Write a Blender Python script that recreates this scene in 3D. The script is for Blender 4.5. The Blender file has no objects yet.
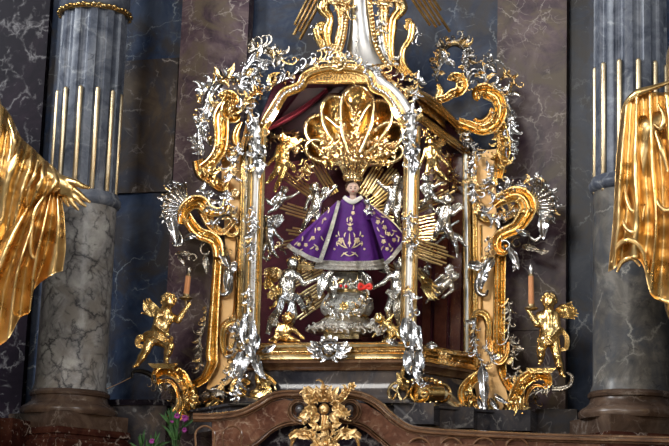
import bpy, math, random
import numpy as np
from mathutils import Vector, Matrix
from mathutils.bvhtree import BVHTree
from mathutils import noise as mnoise

SC = bpy.context.scene
COL = SC.collection
PI = math.pi
F = 1625.0                                   # focal length in image pixels

# ------------------------------------------------------------------ camera
def nrm(v):
    v = np.array(v, float)
    return v / np.linalg.norm(v)
_X = nrm((5234, 167, 1625)); _Z = np.array((258, 7723, -1625.0)); _Z = nrm(_Z - _X * _Z.dot(_X)); _Y = np.cross(_Z, _X)
CM = np.array([_X, _Y, _Z])                  # world = CM @ camera vector
CAM = np.array([0, 0, 3.2]) - CM @ nrm((330 - 334.5, 0, -F)) * 7.5
cd = bpy.data.cameras.new('camera'); cam = bpy.data.objects.new('camera', cd); COL.objects.link(cam)
mw = Matrix([list(CM[i]) + [CAM[i]] for i in range(3)] + [[0, 0, 0, 1]])
cam.matrix_world = mw
cd.sensor_width = 36; cd.lens = F / 669 * 36; cd.clip_start = 0.1; cd.clip_end = 200
SC.camera = cam
K = 0.00462                                  # metres per traced unit near the shrine

def conv(V, Y):
    """points traced on the plane at depth Y (third number: how far they stand out of it) to metres"""
    V = np.asarray(V, float).reshape(-1, 3)
    d = np.stack([V[:, 0] - 334.5, 223 - V[:, 1], np.full(len(V), -F)], 1) @ CM.T
    Yv = Y - V[:, 2] * K
    t = (Yv - CAM[1]) / d[:, 1]
    return CAM + d * t[:, None]
def Q(x, y, Y, z=0):
    return conv([(x, y, z)], Y)[0]

# ------------------------------------------------------------------ objects
LOC = {}
class MB:
    def __init__(s): s.v = []; s.f = []; s.n = 0
    def addw(s, V, Fc):
        V = np.asarray(V, float).reshape(-1, 3)
        s.v.append(V); s.f += [tuple(i + s.n for i in f) for f in Fc]; s.n += len(V); return s
    def add(s, VF, Y): return s.addw(conv(VF[0], Y), VF[1])
    def build(s, name, mat, parent=None, sharp=50, smooth=True):
        V = np.concatenate(s.v)
        o = bpy.data.objects.new(name, None) if False else None
        if parent is not None: loc = LOC[parent.name]
        else:
            loc = np.array([(V[:, 0].min() + V[:, 0].max()) / 2, (V[:, 1].min() + V[:, 1].max()) / 2, V[:, 2].min()])
        me = bpy.data.meshes.new(name)
        me.from_pydata((V - loc).tolist(), [], s.f); me.materials.append(mat)
        me.update()
        if smooth:
            me.polygons.foreach_set('use_smooth', [True] * len(me.polygons))
            if sharp: me.set_sharp_from_angle(angle=math.radians(sharp))
        o = bpy.data.objects.new(name, me); COL.objects.link(o)
        if parent is not None: o.parent = parent
        else: o.location = loc
        LOC[o.name] = loc
        return o
def tag(o, label, cat=None, group=None, kind=None):
    if label: o['label'] = label
    if cat: o['category'] = cat
    if group: o['group'] = group
    if kind: o['kind'] = kind
    return o
def thing(name, label, cat, loc, group=None):
    o = bpy.data.objects.new(name, None); COL.objects.link(o)
    o.empty_display_size = 0.05
    o.location = loc; LOC[o.name] = np.array(loc, float)
    return tag(o, label, cat, group)
def struct(o): o['kind'] = 'structure'; return o

# ------------------------------------------------------------------ curves
def cat(pts, n=6, closed=False):
    p = np.array([(q[0], q[1], q[2] if len(q) > 2 else 0) for q in pts], float)
    if len(p) < 3 and not closed:
        return np.array([p[0] + (p[-1] - p[0]) * t for t in np.linspace(0, 1, n + 1)])
    out = []
    m = len(p)
    rng_ = range(m) if closed else range(m - 1)
    for i in rng_:
        if closed: a, b, c, d = p[i - 1], p[i], p[(i + 1) % m], p[(i + 2) % m]
        else:
            b, c = p[i], p[i + 1]
            a = p[i - 1] if i else 2 * b - c
            d = p[i + 2] if i + 2 < m else 2 * c - b
        for k in range(n):
            t = k / n
            out.append(0.5 * (2 * b + (c - a) * t + (2 * a - 5 * b + 4 * c - d) * t * t + (3 * b - a - 3 * c + d) * t ** 3))
    if not closed: out.append(p[-1])
    return np.array(out)
def spiral(cx, cy, r0, r1, a0, a1, n=16, z0=0, z1=0):
    """angles in degrees, counter-clockwise from the right"""
    return [(cx + (r0 + (r1 - r0) * t) * math.cos(math.radians(a0 + (a1 - a0) * t)),
             cy - (r0 + (r1 - r0) * t) * math.sin(math.radians(a0 + (a1 - a0) * t)), z0 + (z1 - z0) * t) for t in np.linspace(0, 1, n)]
def lerpf(vals, n):
    vals = np.atleast_1d(np.array(vals, float))
    if len(vals) == 1: return np.full(n, vals[0])
    return np.interp(np.linspace(0, 1, n), np.linspace(0, 1, len(vals)), vals)

# cross-sections (across, outwards)
def circ(n=8): return [(math.cos(2 * PI * i / n), math.sin(2 * PI * i / n)) for i in range(n)]
C6, C8, C12 = circ(6), circ(8), circ(12)
def ridged(k=3, deep=.32, n=6):
    out = []
    N = k * n
    for i in range(N + 1):
        a = -1 + 2 * i / N
        b = math.sqrt(max(0, 1 - a * a)) * .75 + deep * (abs(math.cos(PI * k * (a + 1) / 2 + PI / 2)) - .6) * (1 if 0 < i < N else 0)
        out.append((a, b))
    out += [(.8, -.45), (-.8, -.45)]
    return out
R3, R2, R4 = ridged(3), ridged(2), ridged(4)
def channel():
    """gilt scroll: two raised rims either side of a hollow with a rib"""
    return [(-1, -.5), (-1, .25), (-.9, .6), (-.72, .62), (-.6, .35), (-.45, .02), (-.25, -.02), (-.1, .3), (.05, .42), (.2, .3), (.35, -.02), (.5, .05), (.62, .4), (.74, .72), (.9, .7), (1, .3), (1, -.5)]
CH = channel()
BOX = [(-1, -1), (-1, 1), (1, 1), (1, -1)]
def step3(): return [(-1, -.5), (-1, .1), (-.85, .3), (-.65, .3), (-.6, .55), (-.3, .95), (0, 1), (.2, .75), (.25, .4), (.5, .4), (.55, .6), (.8, .6), (1, .2), (1, -.5)]
S3 = step3()

def sweep(pts, w, d, prof=C8, ref=(0, 0, 1), closed=False, twist=0, capped=True):
    """pts traced (or metric with ref given); w, d: half-size across and out, per point"""
    p = np.array([(q[0], q[1], q[2] if len(q) > 2 else 0) for q in pts], float)
    n = len(p); w = lerpf(w, n); d = lerpf(d, n)
    T = np.roll(p, -1, 0) - np.roll(p, 1, 0)
    if not closed: T[0] = p[1] - p[0]; T[-1] = p[-1] - p[-2]
    T /= np.maximum(np.linalg.norm(T, axis=1), 1e-9)[:, None]
    ref = np.array(ref, float)
    B = ref - T * (T @ ref)[:, None]; B /= np.maximum(np.linalg.norm(B, axis=1), 1e-9)[:, None]
    N = np.cross(T, B)
    pr = np.array(prof); m = len(pr)
    V = p[:, None, :] + N[:, None, :] * (pr[None, :, 0, None] * w[:, None, None]) + B[:, None, :] * (pr[None, :, 1, None] * d[:, None, None])
    V = V.reshape(-1, 3); Fc = []
    for i in range(n if closed else n - 1):
        for j in range(m):
            a = i * m + j; b = i * m + (j + 1) % m; j2 = ((i + 1) % n) * m
            Fc.append((a, b, j2 + (j + 1) % m, j2 + j))
    if not closed and capped:
        Fc.append(tuple(range(m))); Fc.append(tuple((n - 1) * m + j for j in reversed(range(m))))
    return V, Fc

def leaf(x, y, ang, L, W, bend=0, h=3, lobes=3, z=0, curl=1.0, roll=0, nu=13, cup=.35):
    """acanthus leaf: lobed, cupped, ribbed, its tip curling towards the viewer"""
    us = np.linspace(0, 1, nu); vs = np.array([-1, -.62, -.25, 0, .25, .62, 1])
    a = math.radians(ang); px, py = x, y
    sp = []; an = []
    for i, u in enumerate(us):
        aa = a + math.radians(bend) * u * u
        sp.append((px, py)); an.append(aa)
        st = L / (nu - 1); px += st * math.cos(aa); py -= st * math.sin(aa)
    top = []; bot = []
    cr, sr = math.cos(roll), math.sin(roll)
    for i, u in enumerate(us):
        env = (math.sin(PI * min(1, u * .93 + .07)) ** .7) * (1.08 - .45 * u)
        lob = .72 + .28 * abs(math.sin(PI * lobes * u + .4))
        hw = W * env * lob
        zz = z + h * math.sin(PI * min(1, u * 1.05)) + curl * h * u ** 3
        nx, ny = -math.sin(an[i]), -math.cos(an[i])
        for v in vs:
            across = v * hw; up = cup * hw * (v * v) - .22 * W * math.cos(v * PI * 1.5) * env * .5
            top.append((sp[i][0] + nx * across * cr, sp[i][1] + ny * across * cr, zz + up + across * sr))
            bot.append((top[-1][0], top[-1][1], top[-1][2] - max(.35, W * .12)))
    m = len(vs); n0 = len(top); Fc = []
    for i in range(nu - 1):
        for j in range(m - 1):
            q = i * m + j
            Fc.append((q, q + 1, q + m + 1, q + m)); Fc.append((n0 + q, n0 + q + m, n0 + q + m + 1, n0 + q + 1))
        for j in (0, m - 1):
            q = i * m + j; Fc.append((q, q + m, n0 + q + m, n0 + q))
    Fc.append(tuple(range(m)) + tuple(n0 + j for j in reversed(range(m))))
    return top + bot, Fc

def curl(x, y, ang, L, r0, turn, z=0, r1=.35, n=16, bulge=1.5, knob=1.5):
    """thin tapering tendril that winds up to a small knob"""
    pts = []; a = math.radians(ang); px, py = x, y
    for i in range(n):
        u = i / (n - 1)
        pts.append((px, py, z + bulge * math.sin(PI * u)))
        a += math.radians(turn) * (2 * u) / (n - 1)
        st = L / (n - 1) * (1.25 - .6 * u)
        px += st * math.cos(a); py -= st * math.sin(a)
    rr = [r0 + (r1 * r0 - r0) * (i / (n - 1)) for i in range(n)]
    V, Fc = sweep(pts, rr, rr, C6)
    if knob:
        V2, F2 = ball(pts[-1], r0 * r1 * knob * 1.3)
        Fc = list(Fc) + [tuple(i + len(V) for i in f) for f in F2]; V = np.concatenate([V, V2])
    return V, Fc

def ball(c, r, nu=6, nv=5, sc=(1, 1, 1)):
    V = [(c[0], c[1] - r * sc[1], c[2])]; Fc = []
    for j in range(1, nv):
        t = PI * j / nv
        for i in range(nu):
            a = 2 * PI * i / nu
            V.append((c[0] + r * sc[0] * math.sin(t) * math.cos(a), c[1] - r * sc[1] * math.cos(t), c[2] + r * sc[2] * math.sin(t) * math.sin(a)))
    V.append((c[0], c[1] + r * sc[1], c[2])); e = len(V) - 1
    for i in range(nu):
        k = (i + 1) % nu
        Fc.append((0, 1 + i, 1 + k)); Fc.append((e, e - nu + k, e - nu + i))
        for j in range(nv - 2):
            Fc.append((1 + j * nu + i, 1 + (j + 1) * nu + i, 1 + (j + 1) * nu + k, 1 + j * nu + k))
    return np.array(V), Fc
def beads(mb, path, Y, r, n, z=0, nu=6):
    p = np.array([(q[0], q[1], q[2] if len(q) > 2 else 0) for q in path], float)
    s = np.concatenate([[0], np.cumsum(np.linalg.norm(np.diff(p, axis=0), axis=1))])
    rr = lerpf(r, n)
    for i, t in enumerate(np.linspace(0, s[-1], n)):
        c = [np.interp(t, s, p[:, k]) for k in range(3)]; c[2] += z
        mb.add(ball(c, rr[i], nu, 5), Y)

def rosette(mb, x, y, Y, r, n=6, z=0, rot=0):
    for i in range(n):
        a = rot + 360 * i / n
        mb.add(leaf(x, y, a, r, r * .42, 10, r * .22, 2, z=z, curl=.8, nu=7), Y)
    mb.add(ball((x, y, z + r * .25), r * .3, 8, 6), Y)

def rocaille(mb, path, Y, size, n, seed, side=0, z=0, curls=.35, bead=.3, spread=50, w=.3, mb2=None, gold=.3):
    """flicked leaves, tendrils and beads sprouting along a line. side: 1 left of the line, -1 right of it, 0 both; mb2 takes a share of them"""
    rng = random.Random(seed)
    p = cat(path, 8)
    if size >= 8 and n >= 14:                               # a ribbed stem that the leaves grow from
        mb.add(sweep(p + [0, 0, z + 1], [size * .10, size * .2, size * .17, size * .06], [size * .15, size * .28, size * .1], R2), Y); n = int(n * .85)
        if mb2 is not None: mb2.add(sweep(p + [0, 0, z - .3], [size * .05, size * .11, size * .08], size * .12, C6), Y)
    elif n >= 8: mb.add(sweep(p + [0, 0, z + .3], [size * .06, size * .12, size * .08], size * .12, C6), Y)
    if mb2 is not None and not mb2.v: mb2.add(sweep(p + [0, 0, z - .2], [size * .05, size * .1, size * .07], size * .1, C6), Y)
    s = np.concatenate([[0], np.cumsum(np.linalg.norm(np.diff(p, axis=0), axis=1))])
    for i in range(n):
        t = s[-1] * (i + rng.random() * .8) / n
        x, y, zz = [np.interp(t, s, p[:, k]) for k in range(3)]
        j = min(len(p) - 2, int(np.searchsorted(s, t, 'right') - 1))
        d = p[j + 1] - p[j]; ta = math.degrees(math.atan2(-d[1], d[0]))
        sd = side or (1 if i % 2 else -1)
        if side and rng.random() < .2: sd = -side
        a = ta + sd * rng.uniform(20, 20 + spread)
        L = size * rng.choice((.55, .75, .9, 1.1, 1.4))
        zj = z + zz + rng.uniform(-1.5, 2.5)
        tgt = mb2 if (mb2 is not None and rng.random() < gold) else mb
        k = rng.random()
        if k < curls:
            tgt.add(curl(x, y, a - sd * 35, L * 1.6, size * .13, sd * rng.uniform(160, 330), z=zj + 1), Y)
        elif k < curls + (1 - curls) * .55:                 # slim flame-like flick
            tgt.add(leaf(x, y, a - sd * 20, L * 1.15, L * .17 * rng.uniform(.8, 1.3), sd * rng.uniform(50, 170), h=size * .25, lobes=1, z=zj, curl=rng.uniform(.4, 1.6), roll=rng.uniform(-.6, .6), cup=.15), Y)
        else:
            tgt.add(leaf(x, y, a, L * .9, L * w * rng.uniform(.7, 1.15), sd * rng.uniform(30, 120), h=size * .3, lobes=rng.choice((2, 3, 4)), z=zj, curl=rng.uniform(.2, 1.8), roll=rng.uniform(-.7, .7)), Y)
        if rng.random() < bead:
            bx, by = x + L * 1.0 * math.cos(math.radians(a)), y - L * 1.0 * math.sin(math.radians(a))
            tgt.add(ball((bx, by, zj + size * .3), size * rng.uniform(.08, .15)), Y)

def fan(x, y, r0, r1, a0, a1, n, h=6, z=0, rib=.7, k=8, nr=9, frill=.2):
    """scallop shell: n ribs between two angles, cupped, with a scalloped edge"""
    N = n * k; V = []; Fc = []
    for i in range(N + 1):
        u = i / N; a = math.radians(a0 + (a1 - a0) * u)
        c = abs(math.sin(PI * n * u))
        for j in range(nr + 1):
            v = j / nr
            R = r0 + (r1 - r0) * v * (1 - frill + frill * c ** .6 * 1.6)
            zz = z + h * math.sin(PI * .5 * v) ** 1.2 * .6 + h * .6 * v ** 4 + rib * h * (c - .5) * v
            V.append((x + R * math.cos(a), y - R * math.sin(a), zz))
    m = nr + 1; n0 = len(V)
    V += [(p[0], p[1], p[2] - 1.2) for p in V]
    for i in range(N):
        for j in range(nr):
            q = i * m + j
            Fc.append((q, q + m, q + m + 1, q + 1)); Fc.append((n0 + q, n0 + q + 1, n0 + q + m + 1, n0 + q + m))
        q = i * m + nr; Fc.append((q, q + m, n0 + q + m, n0 + q))
    for j in range(nr):
        Fc.append((j, j + 1, n0 + j + 1, n0 + j)); q = N * m + j; Fc.append((q, n0 + q, n0 + q + 1, q + 1))
    return V, Fc

def slab(poly, z0, z1):
    """flat outline given a thickness"""
    n = len(poly)
    V = [(q[0], q[1], z1) for q in poly] + [(q[0], q[1], z0) for q in poly]
    Fc = [tuple(range(n)), tuple(range(2 * n - 1, n - 1, -1))] + [(i, n + i, n + (i + 1) % n, (i + 1) % n) for i in range(n)]
    return V, Fc

def lathe(c, prof, n=32, sx=1, sy=1, a0=0, a1=360, rad=None):
    """prof: (radius, height) in metres, c: metres"""
    full = abs(a1 - a0 - 360) < 1e-6
    m = n if full else n + 1
    V = []; Fc = []
    for i in range(m):
        a = math.radians(a0 + (a1 - a0) * i / n)
        for r, z in prof:
            rr = r * (rad(a, z) if rad else 1)
            V.append((c[0] + rr * math.cos(a) * sx, c[1] + rr * math.sin(a) * sy, c[2] + z))
    k = len(prof)
    for i in range(n):
        i2 = (i + 1) % m
        for j in range(k - 1): Fc.append((i * k + j, i2 * k + j, i2 * k + j + 1, i * k + j + 1))
    return V, Fc

def box(a, b):
    x0, y0, z0 = a; x1, y1, z1 = b
    V = [(x0, y0, z0), (x1, y0, z0), (x1, y1, z0), (x0, y1, z0), (x0, y0, z1), (x1, y0, z1), (x1, y1, z1), (x0, y1, z1)]
    return V, [(0, 3, 2, 1), (4, 5, 6, 7), (0, 1, 5, 4), (1, 2, 6, 5), (2, 3, 7, 6), (3, 0, 4, 7)]

def plan_mould(plan, prof, closed=False):
    """moulding of profile (outwards, height) carried round a plan of (x, y) corners with mitres; outwards is to the right of travel"""
    p = np.array(plan, float); n = len(p)
    seg = np.roll(p, -1, 0) - p; seg = seg / np.maximum(np.linalg.norm(seg, axis=1), 1e-9)[:, None]
    nor = np.stack([seg[:, 1], -seg[:, 0]], 1)
    V = []
    for i in range(n):
        if closed or 0 < i < n - 1:
            a, b = nor[i - 1], nor[i]; m = (a + b) / max(.2, 1 + a @ b)
        else: m = nor[0] if i == 0 else nor[-2]
        for off, z in prof: V.append((p[i, 0] + m[0] * off, p[i, 1] + m[1] * off, z))
    k = len(prof); Fc = []
    for i in range(n if closed else n - 1):
        i2 = (i + 1) % n
        for j in range(k - 1): Fc.append((i * k + j, i2 * k + j, i2 * k + j + 1, i * k + j + 1))
    return V, Fc

def loft(curves, nu=8, nv=8, thick=1.0, wob=0, wl=14):
    """cloth carried across a series of traced fold lines, with a thickness"""
    m = max(len(c) for c in curves)
    rows = []
    for c in curves:
        q = cat(c, nv); s = np.concatenate([[0], np.cumsum(np.linalg.norm(np.diff(q, axis=0), axis=1))])
        tt = np.linspace(0, s[-1], m * nv)
        rows.append(np.stack([np.interp(tt, s, q[:, k]) for k in range(3)], 1))
    R = np.array(rows)                                    # fold, along, xyz
    G = np.stack([cat(R[:, j], nu) for j in range(R.shape[1])], 1)
    a, b = G.shape[:2]
    if wob:
        for i in range(a):
            for j in range(b):
                q = G[i, j]; G[i, j, 2] += wob * (mnoise.noise(Vector((q[0] / wl, q[1] / wl / 2.2, 3.1))) + .5 * mnoise.noise(Vector((q[0] / wl * 2.3, q[1] / wl * 1.4, 8.1))))
    V = G.reshape(-1, 3); n0 = len(V)
    V = np.concatenate([V, V - [0, 0, thick]]); Fc = []
    for i in range(a - 1):
        for j in range(b - 1):
            q = i * b + j
            Fc.append((q, q + 1, q + b + 1, q + b)); Fc.append((n0 + q, n0 + q + b, n0 + q + b + 1, n0 + q + 1))
    for i in range(a - 1):
        for j in (0, b - 1):
            q = i * b + j; Fc.append((q, q + b, n0 + q + b, n0 + q))
    for j in range(b - 1):
        for i in (0, a - 1):
            q = i * b + j; Fc.append((q, q + 1, n0 + q + 1, n0 + q))
    return V, Fc

# ------------------------------------------------------------------ figures as one smooth skin
def sdf_mesh(prims, h, pad=2, smooth=2):
    """prims: ('c', a, b, ra, rb, k) tapered limb, ('e', centre, radii, k) ellipsoid, ('s', centre, radii, k) hollow"""
    lo = np.full(3, 1e9); hi = -lo
    for p in prims:
        if p[0] == 'c': pts = [(np.array(p[1]), p[3]), (np.array(p[2]), p[4])]
        elif p[0] == 'e': pts = [(np.array(p[1]), max(p[2]))]
        else: continue
        for c, r in pts: lo = np.minimum(lo, c - r); hi = np.maximum(hi, c + r)
    lo -= pad * h; hi += pad * h
    n = np.ceil((hi - lo) / h).astype(int) + 1
    g = np.stack(np.meshgrid(*[lo[i] + h * np.arange(n[i]) for i in range(3)], indexing='ij'), -1)
    D = np.full(g.shape[:3], 1e3)
    for p in prims:
        if p[0] == 'c':
            a, b = np.array(p[1], float), np.array(p[2], float); ba = b - a; L2 = max(ba @ ba, 1e-9)
            t = np.clip(((g - a) @ ba) / L2, 0, 1)
            d = np.linalg.norm(g - a - t[..., None] * ba, axis=-1) - (p[3] + (p[4] - p[3]) * t); k = p[5]
        else:
            r = np.array(p[2], float); q = g - np.array(p[1], float)
            k0 = np.linalg.norm(q / r, axis=-1); k1 = np.linalg.norm(q / (r * r), axis=-1)
            d = k0 * (k0 - 1) / np.maximum(k1, 1e-6); k = p[3]
        if p[0] == 's':
            e = np.clip(.5 - .5 * (D + d) / k, 0, 1); D = D + (-d - D) * e + k * e * (1 - e)
        else:
            e = np.clip(.5 + .5 * (d - D) / k, 0, 1); D = d + (D - d) * e - k * e * (1 - e)
    S = D < 0
    cs = [S[i:n[0] - 1 + i, j:n[1] - 1 + j, k:n[2] - 1 + k] for i in (0, 1) for j in (0, 1) for k in (0, 1)]
    sm = sum(c.astype(np.int8) for c in cs); mask = (sm > 0) & (sm < 8)
    C = np.argwhere(mask); idx = np.full(mask.shape, -1); idx[mask] = np.arange(len(C))
    acc = np.zeros((len(C), 3)); cnt = np.zeros(len(C))
    for ax in range(3):
        o1, o2 = [i for i in range(3) if i != ax]
        for u in (0, 1):
            for w in (0, 1):
                a = C.copy(); a[:, o1] += u; a[:, o2] += w; b = a.copy(); b[:, ax] += 1
                va = D[a[:, 0], a[:, 1], a[:, 2]]; vb = D[b[:, 0], b[:, 1], b[:, 2]]
                x = (va < 0) != (vb < 0); t = np.where(x, va / np.where(x, va - vb, 1), 0)
                pnt = a.astype(float); pnt[:, ax] += t
                acc[x] += pnt[x]; cnt[x] += 1
    V = lo + h * acc / cnt[:, None]; Fc = []
    for ax in range(3):
        o1, o2 = (ax + 1) % 3, (ax + 2) % 3
        sl = [slice(None)] * 3; s2 = [slice(None)] * 3
        sl[ax] = slice(0, n[ax] - 1); s2[ax] = slice(1, n[ax])
        E = np.argwhere(S[tuple(sl)] != S[tuple(s2)])
        E = E[(E[:, o1] > 0) & (E[:, o2] > 0) & (E[:, o1] < n[o1] - 1) & (E[:, o2] < n[o2] - 1)]
        fl = S[E[:, 0], E[:, 1], E[:, 2]]
        q = []
        for u, w in ((1, 1), (0, 1), (0, 0), (1, 0)):
            c = E.copy(); c[:, o1] -= u; c[:, o2] -= w; q.append(idx[c[:, 0], c[:, 1], c[:, 2]])
        q = np.stack(q, 1); q[fl] = q[fl][:, ::-1]
        Fc += [tuple(int(i) for i in r) for r in q]
    if smooth and Fc:                                       # relax the grid steps away, then push back out so that nothing thins
        A = np.array(Fc); E = np.concatenate([A[:, [0, 1]], A[:, [1, 2]], A[:, [2, 3]], A[:, [3, 0]]])
        deg = np.bincount(E.ravel(), minlength=len(V)).astype(float)
        for lam in (.6, -.5) * smooth:
            acc = np.zeros_like(V); np.add.at(acc, E[:, 0], V[E[:, 1]]); np.add.at(acc, E[:, 1], V[E[:, 0]])
            V = V + lam * (acc / np.maximum(deg, 1)[:, None] - V)
    return V, Fc

def v3(p): return np.array((p[0], p[1], p[2] if len(p) > 2 else 0), float)
def head_prims(c, r, face, k=.25, tilt=0):
    """skull, cheeks, brow, nose, mouth, chin and ears of a child; face: direction it looks in"""
    f = nrm(face); up = np.array((math.sin(tilt), -math.cos(tilt), 0.0)); up = nrm(up - f * (f @ up)); s = np.cross(f, up)
    P = lambda a, b, d: c + r * (s * a + up * b + f * d)
    q = [('e', c, (r * .95, r * 1.02, r * .95), .01), ('e', P(0, -.32, .32), (r * .68, r * .62, r * .62), r * k)]
    for e in (-1, 1):
        q += [('e', P(.38 * e, -.3, .62), (r * .3,) * 3, r * .15), ('e', P(.92 * e, -.12, 0), (r * .14, r * .24, r * .16), r * .06)]
        q += [('s', P(.34 * e, .02, .93), (r * .17, r * .12, r * .16), r * .08)]
        q += [('e', P(.33 * e, .01, .80), (r * .13,) * 3, r * .05)]
    q += [('e', P(0, -.68, .62), (r * .22,) * 3, r * .15), ('c', P(0, .1, .88), P(0, -.17, 1.03), r * .09, r * .14, r * .06)]
    q += [('s', P(0, -.46, .99), (r * .2, r * .035, r * .1), r * .05), ('e', P(0, -.4, .9), (r * .16, r * .07, r * .1), r * .06), ('e', P(0, -.53, .88), (r * .13, r * .07, r * .1), r * .06)]
    return q
def hand_prims(c, d, side, r, curlv=(0, 0, 1.)):
    """palm, four unequal bent fingers and a thumb; c wrist, d pointing, side: thumb side"""
    d = nrm(d); s = np.array(side, float); s = nrm(s - d * (s @ d)); b = np.cross(d, s)
    cv = np.array(curlv, float)
    q = [('c', c, c + d * r * 1.3, r * .62, r * .72, r * .2), ('c', c + d * r * 1.1 - s * r * .3, c + d * r * 1.4 + s * r * .35, r * .5, r * .5, r * .3)]
    for i, (L, o) in enumerate(((1.1, .62), (1.3, .2), (1.2, -.22), (.9, -.6))):
        a = c + d * r * 1.5 + s * r * o; m = a + nrm(d + s * o * .25 + cv * .12) * r * L * .55; e = m + nrm(d + s * o * .2 + cv * .7) * r * L * .55
        q += [('c', a, m, r * .26, r * .23, r * .08), ('c', m, e, r * .23, r * .17, r * .05)]
    a = c + d * r * .5 + s * r * .5; m = a + nrm(d * .6 + s) * r * .7; e = m + nrm(d + s * .4 + cv * .3) * r * .6
    q += [('c', a, m, r * .3, r * .25, r * .12), ('c', m, e, r * .25, r * .18, r * .05)]
    return q

def putto(name, label, cat_, Y, r, head, chest, pelvis, arms, legs, mat, wings=(), face=(0, .2, 1), hair=None, wingmat=None, group=None, sash=None, sashmat=None, h=None, fine=False, sashname='drapery', fat=1.0):
    """winged child: joints traced on the plane at depth Y, r the radius of the head"""
    head, chest, pelvis = v3(head), v3(chest), v3(pelvis)
    ax = nrm(pelvis - chest); sd = nrm(np.cross(np.array((0, 0, 1.)), ax)); 
    if sd[0] > 0: sd = -sd                                  # image left
    q = head_prims(head, r, face)
    hr = r; r = r * fat
    q += [('c', head + ax * hr * .4, chest, r * .5, r * .55, r * .2)]
    q += [('e', chest + ax * r * .1, (r * .95, r * .9, r * .78), r * .4), ('e', (chest * .4 + pelvis * .6) + np.array((0, 0, r * .15)), (r * .95, r * .9, r * .88), r * .5), ('e', pelvis, (r * .95, r * .8, r * .82), r * .5)]
    for i, (el, ha) in enumerate(arms):
        el, ha = v3(el), v3(ha); s = sd * (1 if i == 0 else -1)
        sh = chest + s * r * .82 - ax * r * .3
        q += [('c', sh, el, r * .44, r * .36, r * .25), ('c', el, ha, r * .37, r * .24, r * .12)]
        q += hand_prims(ha, ha - el, -s, r * .3 if fine else r * .34)
    for i, (kn, ft) in enumerate(legs):
        kn, ft = v3(kn), v3(ft); s = sd * (1 if i == 0 else -1)
        hp = pelvis + s * r * .48 + ax * r * .2
        q += [('c', hp, kn, r * .68, r * .46, r * .3), ('c', kn * .98 + ft * .02, kn * .5 + ft * .5, r * .45, r * .43, r * .15), ('c', kn * .5 + ft * .5, ft, r * .43, r * .26, r * .12)]
        toe = ft + nrm(nrm(ft - kn) * .5 + np.array((0, 0, .9)) + s * .3) * r * .62
        q += [('c', ft, toe, r * .27, r * .2, r * .12)]
    r = hr
    V, Fc = sdf_mesh(q, h or (r / 8 if fine else r / 5.5))
    base = v3(pelvis); t = thing(name, label, cat_, Q(base[0], base[1], Y, base[2]), group)
    MB().add((V, Fc), Y).build('body', mat, t, sharp=0)
    rng = random.Random(label)
    m = MB(); f = nrm(face)
    for i in range(46 if fine else 22):                     # curls over the crown of the head
        a = rng.uniform(0, 2 * PI); b = math.acos(rng.uniform(-.3, 1))
        d = np.array((math.sin(b) * math.cos(a), -math.cos(b), math.sin(b) * math.sin(a)))
        if d @ f > .55 and d[1] > -.72: continue
        c = head + d * r * .95
        m.add(ball(c, r * rng.uniform(.2, .32), 7, 5), Y)
    m.build('hair', hair or mat, t, sharp=0)
    for (x, y, ang, L, W, bd, z) in wings:
        m = MB()
        for j in range(6):                                  # rows of feathers fanned from the shoulder
            u = j / 5
            m.add(leaf(x, y, ang + (u - .5) * 42, L * (1 - .35 * abs(u - .35)), W * .34, bd, h=r * .3, lobes=1, z=z + j * .25, curl=.6, nu=10, cup=.2), Y)
        for j in range(5):
            u = j / 4
            m.add(leaf(x, y, ang + (u - .5) * 50, L * .5, W * .26, bd * .5, h=r * .35, lobes=1, z=z + 1.2 + j * .2, curl=.3, nu=8, cup=.2), Y)
        m.add(sweep(cat([(x, y, z + 1), (x + L * .4 * math.cos(math.radians(ang + 30)), y - L * .4 * math.sin(math.radians(ang + 30)), z + 2), (x + L * .8 * math.cos(math.radians(ang + 24)), y - L * .8 * math.sin(math.radians(ang + 24)), z + 1)], 5), [r * .3, r * .22, r * .12], [r * .3, r * .22, r * .12], C8), Y)
        m.build('wing', wingmat or mat, t, sharp=0)
    if sash:
        m = MB()
        for pth, w in sash:
            m.add(sweep(cat(pth, 8), [w * .7, w, w * .6], [w * .5, w * .6, w * .4], R4), Y)
        m.build(sashname, sashmat or mat, t, sharp=0)
    return t
# ------------------------------------------------------------------ materials
def newmat(name):
    m = bpy.data.materials.new(name); m.use_nodes = True
    nt = m.node_tree; b = nt.nodes['Principled BSDF']
    return m, nt, b
def node(nt, typ, **kw):
    n = nt.nodes.new(typ)
    for k, v in kw.items():
        if k in n.inputs: n.inputs[k].default_value = v
        else: setattr(n, k, v)
    return n
def ramp(nt, fac, stops):
    r = nt.nodes.new('ShaderNodeValToRGB')
    while len(r.color_ramp.elements) < len(stops): r.color_ramp.elements.new(.5)
    for e, (p, c) in zip(r.color_ramp.elements, stops):
        e.position = p; e.color = (c[0], c[1], c[2], 1) if hasattr(c, '__len__') else (c, c, c, 1)
    nt.links.new(fac, r.inputs[0]); return r
def mixc(nt, fac, a, b, typ='MIX'):
    m = nt.nodes.new('ShaderNodeMix'); m.data_type = 'RGBA'; m.blend_type = typ
    L = nt.links.new
    L(fac, m.inputs[0]) if not isinstance(fac, (int, float)) else setattr(m.inputs[0], 'default_value', fac)
    for s, i in ((a, 6), (b, 7)):
        if isinstance(s, tuple): m.inputs[i].default_value = (*s, 1)
        else: L(s, m.inputs[i])
    return m.outputs[2]
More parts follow.
